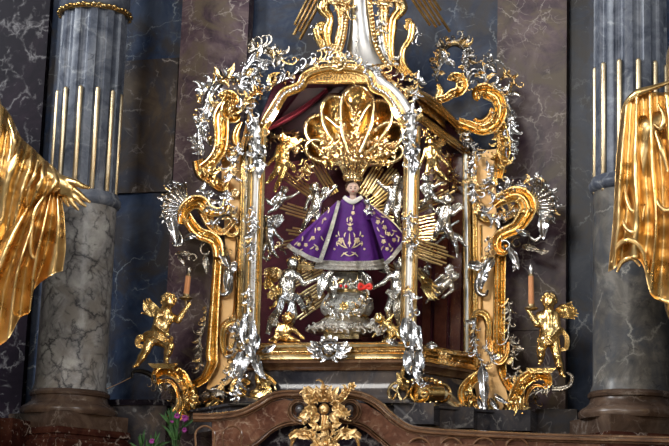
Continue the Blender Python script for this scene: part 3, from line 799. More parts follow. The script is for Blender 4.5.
for sx in (-1, 1):
    m.add(curl(337 + sx * 6, 62, 90 - sx * 75, 24, 1.3, -sx * 250), -.03); m.add(curl(337 + sx * 10, 66, 90 - sx * 100, 26, 1.2, sx * 260), -.03)
m.build('arch_rosette', GOLDP, sh)
m = MB(); beads(m, AR[4:34], -.01, 1.5, 18, z=6); m.build('arch_pearls', SILV, sh)
m = MB(); beads(m, AR[-34:-6], -.01, 1.5, 18, z=6); m.build('arch_pearls', SILV, sh)
for nm, mat, pth, sz, n, sd in (('post_ornament', SILV, [(240, 98), (249, 112), (256, 126), (257, 140), (256, 166)], 9, 44, 11), ('post_ornament', SILV, [(419, 70), (417, 88), (413, 104), (411, 122), (411, 145), (413, 166)], 9.5, 54, 12),
                                ('post_ornament', SILV, [(253, 206), (252, 225), (251, 258)], 8, 24, 13), ('post_ornament', SILV, [(411, 210), (410, 226), (411, 250)], 7.5, 24, 14),
                                ('post_ornament', SILV, [(249, 285), (248, 310), (246, 340)], 8, 30, 15), ('post_ornament', SILV, [(410, 285), (412, 310), (413, 340)], 8.5, 30, 16)):
    orn(nm, mat, sh, pth, -.035, sz, n, sd, curls=.3, bead=.4, z=3)
# volutes on the shoulders of the posts
for x, y, s in ((254, 128, 1), (259, 152, -1), (411, 118, 1), (413, 150, -1), (408, 138, 1)):
    part('shoulder_volute', SILV, [sweep(spiral(x, y, 6.5, 1.2, 90, 90 + s * 500, 30, 4, 8), [2.2, 1.2], [2.6, 1.8], C8), leaf(x, y + 6, -85, 20, 6, s * 20, 4, 4, z=5)], -.02)
part('shoulder_shaft', SILVS, [sweep(cat([(412, 112, 5), (411, 128, 8), (411, 142, 6), (414, 160, 5)], 5), [3.5, 4.5, 3, 1.5], [3, 4, 3, 2], C8)], -.02)
part('shoulder_shaft', SILVS, [sweep(cat([(255, 118, 5), (256, 134, 7), (256, 150, 6), (255, 166, 5)], 5), [3.5, 4.2, 3, 1.5], [3, 4, 3, 2], C8)], -.02)
# feet of the front posts: swept silver leaves over gilt scrolls
def foot(leaves, gold, roll, seed, path):
    m = MB()
    for a in leaves: m.add(leaf(*a[:5], bend=a[5], h=a[6], lobes=4, z=a[7], curl=1.2), -.04)
    o = m.build('foot_acanthus', SILV, sh, 60)
    orn('foot_ornament', SILV, sh, path, -.05, 9, 30, seed, curls=.25, bead=.5, z=4)
    m = MB()
    for g in gold: m.add(g, -.03)
    m.build('foot_scroll', GOLD, sh, 50)
foot([(252, 322, -84, 30, 5, -40, 6, 5), (244, 318, -98, 30, 5, 42, 5, 4), (258, 334, -96, 24, 4.5, -42, 5, 7), (248, 350, -112, 34, 7, 30, 7, 6), (255, 354, -80, 28, 6, 50, 6, 6), (240, 352, -105, 28, 5, -30, 5, 4), (262, 352, 20, 16, 4, 40, 4, 6), (246, 342, -60, 22, 6, -60, 6, 8)],
     [sweep(spiral(240, 389, 10.5, 2, 30, 560, 40, 0, 6), [3.4, 1.5], [4, 2.5], R2), sweep(cat([(258, 362), (262, 372), (270, 378), (276, 384)], 6), [3, 2.2], 3, R2), sweep(cat([(246, 397, 0), (256, 400, 2), (266, 402, 2), (275, 396, 2)], 6), [2, 3.2, 2], 3, R2),
      sweep(cat([(259, 366), (257, 380), (262, 392)], 6), 2.4, 3, C8), leaf(250, 394, 10, 22, 6, 20, 4, 4, z=3), leaf(262, 378, -60, 18, 5, 20, 4, 3, z=2), ball((240, 389, 6), 3.6, 9, 7)], None, 21, [(250, 340), (244, 362), (240, 376), (236, 398)])
part('pierced_cartouche', GOLDP, [sweep(spiral(266, 390, 9, 9, 0, 350, 30), 1.8, 2.6, C8), sweep(cat([(262, 384, 1), (267, 389, 2), (264, 397, 1)], 5), 1.8, 2, C8), sweep(cat([(271, 383, 1), (267, 389, 2), (272, 396, 1)], 5), 1.6, 2, C8)], -.04)
foot([(412, 322, -84, 28, 6, -30, 6, 5), (405, 318, -98, 28, 5, 36, 5, 4), (418, 326, -90, 26, 5, 38, 5, 6), (409, 348, -100, 28, 6, 44, 7, 7), (418, 350, -80, 28, 6, -30, 6, 6), (398, 345, 150, 14, 4, 40, 4, 6), (426, 346, 10, 12, 4, -40, 4, 6), (415, 360, -84, 26, 5, 10, 6, 8)],
     [sweep([(414, 393, 5), (441, 393, -10)], [9.2, 8.8], [9.2, 8.8], C12), sweep(spiral(441, 393, 9, 9, 0, 350, 26, -10, -10), 1.8, 2.2, C8), sweep(spiral(420, 393, 9.6, 9.6, 0, 350, 26, 4, 4), 1.5, 3, C8), sweep(cat([(404, 366), (402, 378), (408, 388)], 6), 2.4, 3, R2), leaf(405, 390, 110, 20, 6, 20, 4, 3, z=2),
      sweep(spiral(424, 393, 6, 1.2, 0, 500, 30, 9, 11), [1.6, 1], [1.6, 1], C6), ball((424, 393, 11), 2.6, 8, 6)], None, 22, [(412, 330), (413, 352), (416, 366), (424, 384)])
part('pierced_cartouche', GOLDP, [sweep(spiral(398, 392, 9.5, 9.5, -60, 250, 30), 1.8, 2.6, C8), sweep(cat([(402, 382, 1), (397, 390, 2), (401, 400, 1)], 5), 1.6, 2, C8), sweep(cat([(392, 388, 1), (397, 392, 2), (394, 399, 1)], 5), 1.4, 2, C8)], -.04)
m = MB(); beads(m, [(408, 382), (418, 379), (430, 379), (440, 383)], -.06, [2.6, 3], 8); m.build('foot_pearls', GOLDP, sh)
m = MB(); beads(m, [(392, 404), (402, 404), (412, 404), (436, 402)], -.06, 1.5, 9); m.build('foot_pearls', GOLDP, sh)
# silver cartouche on the ledge
m = MB(); m.add(sweep(spiral(329, 350, 8.5, 8.5, 0, 350, 28), 1.6, 2, C8), -.045); m.add(ball((329, 350, 2), 5.5, 10, 7, (1, .8, .5)), -.045)
for i, (a, L) in enumerate(((90, 10), (60, 10), (120, 10), (20, 14), (160, 14), (0, 16), (180, 16), (-25, 13), (205, 13), (-60, 9), (240, 9))):
    m.add(leaf(329 + 7 * math.cos(math.radians(a)), 350 - 6 * math.sin(math.radians(a)), a, L, L * .34, 40 if i % 2 else -40, 3, 3, z=1), -.045)
rocaille(m, [(312, 350), (329, 346), (346, 350)], -.045, 7, 16, 31, curls=.5); m.build('ledge_cartouche', SILV, sh)
m = MB(); rosette(m, 443, 357, .21, 6, 7, z=12); rocaille(m, [(432, 352, 12), (443, 357, 12), (456, 363, 12)], .21, 6, 12, 33); m.build('ledge_rosette', GOLDF, sh)

# ------------------------------------------------------------------ silver crest over the arch
cr = thing('shrine_crest', 'tall gilded scroll crest with a polished silver centre above the arch', 'altar crest', Q(358, 62, .08))
YC = .06
part('silver_shield', SILVS, [loft([[(x0, y, z0 + 14 * math.cos((y - 16) / 52)) for x0, y in zip(xs, (-26, -8, 8, 22, 36, 50, 66))] for xs, z0 in (((349, 350, 350, 350, 348.5, 346, 342), -8), ((352, 353, 353, 353, 352.5, 351, 349), -5), ((358.5, 358.5, 358.5, 359, 359.5, 360, 361), -3.6), ((365, 364.5, 364.5, 365.5, 367, 370, 374), -5), ((368.5, 368, 369, 371, 373.5, 378, 385), -8))], 4, 6, 3)], YC + .02, cr, 0)
def beaded(path):
    m = MB(); q = cat(path, 6); m.add(sweep(q, 2.6, 2.6, [(-1, -.5), (-1, .5), (-.6, .2), (.6, .2), (1, .5), (1, -.5)]), YC - .03); beads(m, q, YC - .03, 1.7, 26, z=1.5); m.build('beaded_rib', GOLDP, cr)
beaded([(347, -24), (347.5, 0), (346, 20), (343, 40), (339, 54)])
beaded([(371, -24), (370, 4), (372, 22), (375, 42), (381, 56), (391, 68)])
def vol(path, w, d, mat=GOLD, Y=YC - .03, prof=R2, name='crest_scroll', parent=None):
    return part(name, mat, [sweep(cat(path, 6), np.array(w) * 1.35, np.array(d) * 1.3, prof)], Y, parent or cr)
vol([(326, -22), (327, -4), (323, 8), (330, 18), (327, 30), (328, 42), (334, 54)], [5, 4, 5, 3, 4.5, 3, 2], [5, 4, 5, 3])
vol(spiral(323, 8, 4.5, 1, 90, 520, 24), [2.2, 1], 2.4); vol(spiral(321, 29, 5, 1, 60, 480, 24), [2.4, 1.2], 2.4)
vol([(316, 28), (318, 38), (322, 46), (328, 54)], [3.4, 2], 3)
vol([(337, -20), (340, 8), (341, 24), (338, 40), (334, 52)], [3, 3.4, 2.6, 3, 2], 3, GOLDF)
vol([(395, -24), (397, -4), (401, 8), (394, 18), (392, 28), (391, 44), (393, 60), (406, 76)], [5, 4.5, 5, 3.5, 4, 3, 2.6, 2.4], [5, 4])
vol(spiral(399, 8, 5, 1, 100, -340, 24), [2.4, 1.2], 2.6); vol(spiral(408, 26, 5, 1, 120, -330, 24), [2.4, 1.2], 2.6)
vol([(412, 24), (410, 38), (403, 50), (403, 64), (413, 76)], [3.2, 3, 2.6, 3, 2], 3.4)
vol([(383, -20), (384, 6), (384, 24), (386, 44), (391, 60)], [3, 4, 3.4, 2.6, 2], 3.6, GOLDF)
vol([(378, 20), (380, 34), (384, 52), (392, 64)], [2, 2.8, 1.6], 3, SILVS)
orn('crest_leafage', GOLDF, cr, [(318, -8), (330, 2), (345, 4), (348, 10)], YC - .04, 10, 22, 41, curls=.2)
orn('crest_leafage', GOLDF, cr, [(370, 4), (380, 2), (394, 0), (404, -8)], YC - .04, 10, 22, 42, curls=.2)
orn('crest_leafage', SILV, cr, [(318, 50), (330, 48), (342, 56)], YC - .03, 8, 18, 43, curls=.6)
orn('crest_leafage', SILVD, cr, [(378, 10), (383, 30), (386, 48), (396, 66), (408, 80)], YC - .03, 9, 34, 44, curls=.3)
orn('crest_leafage', SILV, cr, [(314, 40), (312, 32), (318, 26)], YC - .02, 7, 6, 45, curls=1)
orn('crest_leafage', SILV, cr, [(415, 24), (418, 34), (412, 42)], YC - .02, 7, 6, 46, curls=1)
# gilt rays standing out behind the crest
sb = thing('crest_sunburst', 'fans of straight gilded rays behind the scroll crest at the top', 'sunburst', Q(368, 0, .25))
def rays(name, x0, y0, x1, y1, n, spread, w, Y, parent, mat=GOLD, seed=0, z=0, zz=0):
    rng = random.Random(seed); m = MB(); d = np.array((x1 - x0, y1 - y0)); L = np.linalg.norm(d); nx, ny = -d[1] / L, d[0] / L
    for i in range(n):
        u = (i - (n - 1) / 2); o = u * w * 2.6; s = u * spread; l = 1 - .05 * abs(u) ** 1.5 - rng.uniform(0, .26)
        m.add(sweep([(x0 + nx * o, y0 + ny * o, z + rng.uniform(0, 1.5)), (x0 + d[0] * l + nx * (o + s), y0 + d[1] * l + ny * (o + s), z + zz)], [w, w * .85], [w * .9, w * .7], [(-1, -.6), (-1, .1), (0, .9), (1, .1), (1, -.6)]), Y)
    return m.build(name, mat, parent, 20)
rays('ray_bundle', 327, -24, 290, 46, 4, -.6, 1.7, .24, sb, GOLDD, 1)
rays('ray_bundle', 410, -20, 449, 38, 5, -.2, 1.7, .24, sb, GOLDD, 2)
# ------------------------------------------------------------------ carved wings either side of the shrine
def S(wing, name, path, w, d, mat=GOLD, Y=.36, prof=CH, n=6):
    if name in ('upper_scroll', 'top_hook', 'middle_scroll', 'lower_scroll', 'foot_scroll'): w = np.array(w) * 1.32; d = np.array(d) * 1.2
    if name != 'outer_border' and prof is CH and len(path) > 3:   # leaf flicks along the scroll's edges
        m = MB(); q = cat(path, n); m.add(sweep(q, w, d, prof), Y)
        rocaille(m, [tuple(p_) for p_ in q[::5]], Y, 5.5, max(4, len(q) // 7), int(q[0][0] * 7 + q[0][1]), z=3, curls=.12, bead=.2, w=.4)
        return m.build(name, mat, wing, 50)
    return part(name, mat, [sweep(cat(path, n), w, d, prof)], Y, wing)
def shellpart(wing, name, mat, parts, Y=.34): return part(name, mat, parts, Y, wing, 60)
YW = .40
lw = thing('carved_wing', 'gilded scrolled wing with silver leafage on the left of the shrine', 'altar wing', Q(230, 400, YW))
part('wing_panel', MATG, [slab([(221, 158), (232, 150), (244, 140), (241, 260), (238, 375), (228, 384), (212, 392), (206, 388), (216, 362), (218, 262), (225, 244), (224, 215), (229, 196), (222, 182)], -5, 0)], YW, lw, smooth=False)
S(lw, 'inner_border', [(243.5, 138), (241, 250), (237.5, 352)], 3.2, 4, GOLD, YW, R2)
S(lw, 'inner_border', [(237, 236), (235, 300), (233, 318)], 1.6, 3, GOLDD, YW, C8)
S(lw, 'outer_border', [(217.5, 256), (214, 310), (211.5, 352), (212, 362), (206, 376), (197, 383), (188, 387)], [4.6, 5, 6.5, 6, 5, 4.4, 4], [6, 7, 7, 6], GOLD, YW - .02, CH)
S(lw, 'upper_scroll', spiral(235, 113, 3, 8, 330, 95, 16) + [(226, 108.5), (221, 118), (221.5, 132), (220, 148), (213, 160), (202, 169)], [2.5, 4, 5, 6.5, 7.5, 8, 6, 4], [4, 6, 8, 8, 6], GOLD, .35)
S(lw, 'upper_scroll', [(241, 122), (236, 133), (236, 142), (243, 146)], [2.5, 3.5, 3.5, 2], 5, GOLD, .36, R2)
S(lw, 'upper_scroll', [(198, 160), (202, 172), (212, 180), (222, 188), (227, 180)], [5, 6, 5, 4, 3], [6, 7, 5], GOLDD, .37, R3)
S(lw, 'upper_scroll', spiral(218, 190, 8, 8.5, 150, -20, 14), [2, 2.6, 2], 3, GOLD, .36, R2)
S(lw, 'top_hook', spiral(229, 103, 4, 9, -60, 150, 18), [2, 3.5, 4.5, 4], [3, 5, 5], GOLD, .33, CH)
S(lw, 'top_hook', spiral(275, 82, 7, 4, -20, 280, 18), [3.5, 3, 1.5], [4, 2], GOLD, .12, CH)
S(lw, 'middle_scroll', [(181, 224), (184, 211), (192, 203), (201, 203), (207, 209), (216, 212), (224, 209), (227, 199)], [3.5, 5, 6, 5.5, 4, 3.2, 2.5], [5, 7, 6, 4], GOLD, .34)
S(lw, 'middle_scroll', [(186, 215), (192, 226), (200, 234), (209, 237), (216, 243), (218.5, 256)], [4, 5, 5, 5, 4.4], [6, 7, 6], GOLD, .34)
S(lw, 'middle_scroll', [(200, 205), (206, 216), (212, 226), (222, 232), (230, 226), (237, 216)], [4, 5, 4, 2.4, 2], [4, 5, 3], GOLDF, .375, R3)
S(lw, 'middle_scroll', spiral(233, 229, 8, 3, 200, 420, 16), [2.4, 1.6], 3, GOLD, .37, R2)
S(lw, 'lower_scroll', [(224, 354), (222, 340), (224, 328), (231, 322), (237, 326)], [2.5, 3, 3.6, 3.4, 2], [4, 5, 3], GOLD, .37, R2)
S(lw, 'lower_scroll', spiral(229, 352, 7, 2, 90, -300, 20), [2.2, 1.2], 2.6, GOLD, .37, R2)
S(lw, 'foot_scroll', [(187, 386), (190, 397), (187, 408), (178, 416), (168, 414)], [5.5, 6.5, 6, 4, 2], [6, 7, 4], GOLD, .33, CH)
S(lw, 'foot_scroll', [(173, 388), (178, 396), (178, 406), (172, 412)], [2, 3.4, 3.4, 2], 4, GOLDP, .35, R2)
S(lw, 'foot_scroll', [(192, 404), (200, 414), (212, 415), (218, 408), (212, 400)], [3, 5, 5, 4, 2.4], [4, 6, 4], GOLD, .34, R3)
part('foot_leaf', GOLD, [leaf(196, 412, 100, 26, 7, -30, 5, 4, z=3), leaf(206, 416, 60, 22, 6, -40, 5, 3, z=4), leaf(190, 414, -20, 26, 6, 20, 4, 4, z=3), leaf(182, 415, -10, 18, 5, 20, 4, 3, z=3)], .33, lw)
part('foot_volute', GOLDD, [sweep(spiral(211, 406, 9, 1.5, 160, -380, 34, 0, 4), [2.6, 1.2], [3, 1.6], R2)], .31, lw)
part('foot_volute', SILVD, [leaf(202, 396, 20, 24, 5, -60, 6, 2, z=4, curl=1.5), leaf(200, 402, 60, 14, 5, -80, 5, 2, z=5, curl=1.5)], .31, lw)
# silver
S(lw, 'silver_scroll', [(204, 152), (200, 140), (201, 124), (206, 108), (212, 92), (224, 80), (236, 80), (241, 90)], [1.5, 3, 3.4, 4, 4.4, 4, 3, 1.4], [2, 3.5, 3.5, 2], SILV, .375, R2)
S(lw, 'silver_scroll', [(245, 88), (247, 70), (253, 56), (264, 49), (277, 53), (284, 64), (280, 70)], [1.6, 3, 3.4, 3.4, 3, 2, 1], [2, 3.5, 3, 1.5], SILV, .35, R2)
shellpart(lw, 'silver_shell', SILV, [fan(188, 208, 7, 24, 92, 226, 9, 8, z=2)], .35)
m = MB(); beads(m, spiral(188, 208, 25, 24, 95, 226, 14), .34, [1.2, 2.2, 1.4], 10, z=6); m.build('shell_pearls', SILV, lw)
shellpart(lw, 'silver_leaf', SILV, [leaf(168, 212, -68, 34, 7, -30, 5, 5, z=4), sweep(cat([(172, 224), (179, 234), (181, 243), (175, 246), (172, 242)], 6), [2.4, 2.8, 2, 1], 2.4, C8, ), leaf(184, 240, 40, 16, 4, -130, 3, 2, z=3)])
shellpart(lw, 'silver_leaf', SILVD, [sweep(spiral(206, 250, 7, 2, 100, 420, 22), [2, 1], 2, C8), leaf(205, 256, -80, 18, 4, -20, 3, 3), sweep(spiral(193, 258, 5, 1.5, 200, -200, 18), [1.6, .8], 1.6, C8), leaf(190, 254, 170, 16, 3, 40, 3, 3), leaf(178, 256, -40, 12, 3, -60, 2, 2)], .40)
shellpart(lw, 'silver_leaf', SILV, [leaf(221, 246, -70, 26, 6, 10, 4, 4, z=4), leaf(229, 268, -95, 24, 6, -10, 4, 4, z=5), leaf(236, 262, -120, 16, 5, 40, 4, 3, z=6), sweep(cat([(227, 270), (231, 282), (229, 292), (222, 295), (219, 291)], 6), [3, 2.6, 2.4, 1.4], 2.6, C8)], .37)
for nm, mat, pth, Y, sz, n, sd, kw in (
    ('silver_leafage', SILV, [(200, 104), (204, 92), (214, 82), (228, 77), (240, 84)], .37, 12, 36, 51, dict(curls=.15, side=1)),
    ('silver_leafage', SILV, [(196, 128), (206, 118), (212, 106), (222, 95)], .38, 11, 30, 52, dict(curls=.15, side=1)),
    ('silver_leafage', SILV, [(211, 146), (204, 136), (201, 124)], .37, 11, 18, 53, dict(curls=.3, side=-1)),
    ('silver_leafage', SILV, [(203, 156), (197, 148), (194, 138)], .38, 9, 12, 54, dict(curls=.2)),
    ('silver_leafage', SILV, [(240, 90), (244, 72), (254, 60), (268, 60)], .34, 12, 24, 55, dict(curls=.35, side=-1)),
    ('silver_leafage', SILVD, [(248, 52), (262, 47), (276, 52), (284, 62)], .34, 11, 26, 56, dict(curls=.3, side=1)),
    ('silver_leafage', SILV, [(262, 62), (258, 74), (252, 86), (244, 96)], .30, 10, 22, 57, dict(curls=.35)),
    ('silver_leafage', SILV, [(238, 142), (238, 154), (231, 166), (234, 178)], .34, 10, 26, 58, dict(curls=.3)),
    ('silver_leafage', SILV, [(250, 170), (248, 190), (248, 205)], .30, 6, 10, 59, dict(curls=.4)),
    ('silver_leafage', SILV, [(228, 190), (227, 202), (218, 210), (206, 206)], .34, 8, 22, 60, dict(curls=.2)),
    ('silver_leafage', SILV, [(206, 224), (214, 221), (226, 216), (236, 212)], .35, 8, 22, 61, dict(curls=.2)),
    ('silver_leafage', SILV, [(182, 184), (170, 192), (164, 206), (167, 222)], .35, 8, 22, 163, dict(curls=.3, bead=.5)),
    ('silver_leafage', SILV, [(222, 240), (224, 256), (226, 268)], .36, 8, 18, 62, dict(curls=.3)),
    ('silver_leafage', SILV, [(196, 191), (204, 192), (212, 202)], .36, 8, 12, 63, dict(curls=.4)),
    ('silver_leafage', SILVD, [(206, 305), (205, 322), (200, 340), (201, 356), (198, 372)], .40, 8, 26, 64, dict(curls=.4, side=-1)),
    ('silver_leafage', SILV, [(238, 318), (236, 340), (232, 362), (226, 380), (218, 396)], .34, 10, 38, 65, dict(curls=.2)),
    ('silver_leafage', SILVD, [(156, 382), (166, 388), (172, 394), (171, 404)], .40, 6, 16, 66, dict(curls=.3)),
    ('gilt_leafage', GOLD, [(200, 168), (208, 172), (216, 176)], .33, 9, 14, 67, dict(curls=.1)),
    ('gilt_leafage', GOLDF, [(226, 130), (228, 146), (226, 160)], .36, 8, 14, 68, dict(curls=.1)),
    ('gilt_leafage', GOLDD, [(244, 106), (252, 96), (262, 88)], .20, 9, 14, 69, dict(curls=.1)),
    ('gilt_leafage', GOLDF, [(226, 322), (234, 316), (238, 330)], .35, 7, 10, 70, dict(curls=.1))):
    orn(nm, mat, lw, pth, Y, sz, n, sd, **kw)
m = MB(); rosette(m, 235, 193, .37, 5, 8); m.build('panel_rosette', GOLDP, lw)
m = MB(); beads(m, [(196, 110), (200, 96), (210, 84), (224, 76), (238, 80)], .36, [2, 1.4, 2.2], 8, z=5); m.build('silver_pearls', GOLDP, lw)

rw = thing('carved_wing', 'gilded scrolled wing with silver leafage on the right of the shrine', 'altar wing', Q(490, 410, YW))
part('wing_panel', MATG, [slab([(471, 148), (488, 150), (503, 148), (500, 165), (496, 185), (497, 235), (497, 255), (496, 352), (502, 372), (508, 398), (498, 418), (480, 412), (472, 374)], -5, 0)], YW, rw, smooth=False)
S(rw, 'inner_border', [(474, 150), (475, 260), (475.5, 372)], 3.4, 4, GOLD, YW, R2)
S(rw, 'inner_border', [(481, 225), (481.5, 262), (482, 318)], 1.6, 2.4, GOLDP, YW, C8)
S(rw, 'outer_border', [(500, 254), (499.5, 300), (499, 346), (500, 358), (503, 374), (509, 386), (517, 389), (524, 382)], [6.5, 6.5, 6.5, 6, 5, 4.5, 4, 3.4], [7, 7, 6], GOLD, YW - .02, CH)
part('border_cap', GOLDD, [sweep(cat([(491, 340, 3), (492, 352, 4), (499, 363, 5), (507, 355, 4), (508, 342, 3)], 6), [2, 3, 4, 3, 2], 4, R2), ball((499, 357, 4), 6, 10, 7, (1, 1, .6))], .37, rw)
S(rw, 'upper_scroll', spiral(482, 98, 2.5, 8.5, 200, 35, 16) + [(497, 98), (500.5, 111), (495, 124), (483, 130), (470, 126), (458, 122)], [2.5, 4.5, 6, 6.5, 7, 6, 5, 4], [4, 6, 8, 7, 6], GOLD, .33)
S(rw, 'upper_scroll', [(492, 108), (490, 116), (482, 122), (474, 119)], [2, 3.4, 3, 2], 4, GOLDD, .37, R2)
S(rw, 'upper_scroll', [(500, 122), (503, 138), (504, 152), (500, 164), (498, 178)], [4, 5.5, 5.5, 5, 3.5], [5, 7, 5], GOLD, .34, CH)
S(rw, 'top_hook', spiral(454, 83, 4, 10.5, 150, -100, 24) + [(446, 98), (436, 100)], [2.5, 4, 4.5, 5, 4, 3], [3, 5, 6], GOLD, .22, CH)
S(rw, 'top_hook', [(437, 100), (440, 92), (438, 84)], [3, 3.5, 2], 4, GOLD, .24, R2)
S(rw, 'middle_scroll', spiral(504, 180, 9, 9, 75, 215, 14), [2, 3, 2.4], 3.6, GOLD, .36, R2)
S(rw, 'middle_scroll', [(494, 206), (503, 199), (514, 194), (523, 197), (528, 206), (525, 216), (517, 227), (507, 232), (499, 237), (497, 246), (502, 252), (507, 249), (505, 243)], [3, 5, 6.5, 7, 7, 6.5, 5.6, 5, 4.6, 4, 3.4, 2.4, 1.6], [5, 8, 8, 6, 4], GOLD, .33)
S(rw, 'middle_scroll', [(498, 212), (506, 216), (514, 212), (518, 204)], [2.5, 4, 4, 2.4], 4, GOLDF, .37, R3)
S(rw, 'middle_scroll', [(477, 206), (480, 216), (488, 220), (495, 214)], [2.4, 3.2, 2.6, 1.8], 3, GOLD, .37, R2)
S(rw, 'lower_scroll', [(489, 336), (488, 322), (484, 314), (476, 314), (473, 322)], [2.4, 3, 3.6, 3, 2], [4, 5, 3], GOLD, .36, R2)
S(rw, 'lower_scroll', [(488, 330), (489, 345), (494, 356)], 2.6, 4, GOLDD, .36, R2)
S(rw, 'foot_scroll', [(480, 374), (470, 382), (464, 392), (467, 404), (477, 412), (490, 418), (502, 420)], [3.4, 4.6, 5.4, 5.4, 5, 4.4, 3], [5, 7, 5], GOLD, .31, CH)
S(rw, 'foot_scroll', spiral(481, 402, 11, 2, 150, 560, 34, 0, 4), [3, 1.4], [4, 2], GOLDD, .29, R2)
S(rw, 'foot_scroll', [(519, 386), (515, 398), (519, 411), (530, 418)], [4, 5.4, 5, 3], [5, 7, 4], GOLD, .31, CH)
S(rw, 'foot_scroll', [(506, 400), (510, 412), (504, 424), (496, 432), (502, 436)], [3, 4, 3.6, 2.6, 1.6], 4, GOLD, .31, R2)
part('foot_leaf', GOLD, [leaf(492, 420, 80, 24, 7, 20, 5, 4, z=3), leaf(500, 422, 50, 22, 6, 30, 5, 3, z=4), leaf(510, 420, 20, 22, 6, 20, 4, 4, z=3), leaf(526, 419, 100, 28, 7, -20, 5, 4, z=2), leaf(497, 426, -70, 14, 5, 30, 4, 2, z=3)], .31, rw)
part('silver_claw', SILV, [leaf(482, 366, -84, 42, 7, -8, 7, 2, z=6, curl=1.4), leaf(478, 398, -70, 16, 3, 20, 4, 1, z=10), leaf(484, 400, -80, 16, 3, 0, 4, 1, z=11), leaf(490, 398, -60, 16, 3, 30, 4, 1, z=10), leaf(494, 394, -40, 18, 3, 30, 4, 1, z=9)], .30, rw)
S(rw, 'silver_scroll', [(504, 152), (510, 138), (511, 122), (507, 106), (498, 92), (486, 84), (478, 88)], [1.5, 3, 3.6, 4, 3.6, 2.6, 1.2], [2, 3.5, 3, 1.6], SILV, .36, R2)
S(rw, 'silver_scroll', [(437, 82), (437, 66), (443, 50), (454, 43), (466, 50), (468, 64), (464, 74)], [1.4, 2.8, 3.2, 3.4, 3, 2.4, 1], [2, 3.2, 2.6, 1.4], SILVD, .35, R2)
shellpart(rw, 'silver_shell', SILV, [fan(528, 205, 8, 25, 78, -48, 9, 8, z=2)], .33)
m = MB(); beads(m, spiral(528, 205, 26, 26, 82, -46, 14), .32, [2.4, 2.6, 1.8], 9, z=6); m.build('shell_pearls', SILV, rw)
shellpart(rw, 'silver_leaf', SILV, [leaf(545, 212, -98, 28, 7, 20, 5, 5, z=4), sweep(cat([(543, 225), (541, 236), (535, 240), (529, 236)], 6), [2.6, 2.6, 1.4], 2.4, C8), leaf(530, 234, 170, 16, 4, -30, 3, 3, z=3)], .33)
shellpart(rw, 'silver_leaf', SILVD, [sweep(spiral(517, 243, 6, 2, 60, 420, 20), [1.8, 1], 2, C8), leaf(522, 246, -10, 20, 4, -30, 3, 4), leaf(536, 250, -20, 14, 3, 60, 3, 3), leaf(540, 254, 40, 8, 2.4, 40, 2, 2)], .38)
shellpart(rw, 'silver_leaf', SILV, [sweep(spiral(505, 246, 6, 1.6, 130, -200, 18), [2, 1], 2, C8), leaf(509, 248, -60, 24, 5, -20, 4, 4, z=4), leaf(514, 262, -80, 10, 3, -60, 3, 2, z=4)], .31)
shellpart(rw, 'silver_leaf', SILV, [leaf(468, 264, -10, 20, 6, 20, 4, 3, z=5), leaf(494, 258, -130, 22, 6, 20, 5, 4, z=5), leaf(486, 268, -110, 22, 6, 30, 5, 4, z=6), sweep(cat([(482, 272), (477, 282), (478, 292), (485, 295), (488, 290)], 6), [3, 3, 2.4, 1.4], 2.8, C8)], .36)
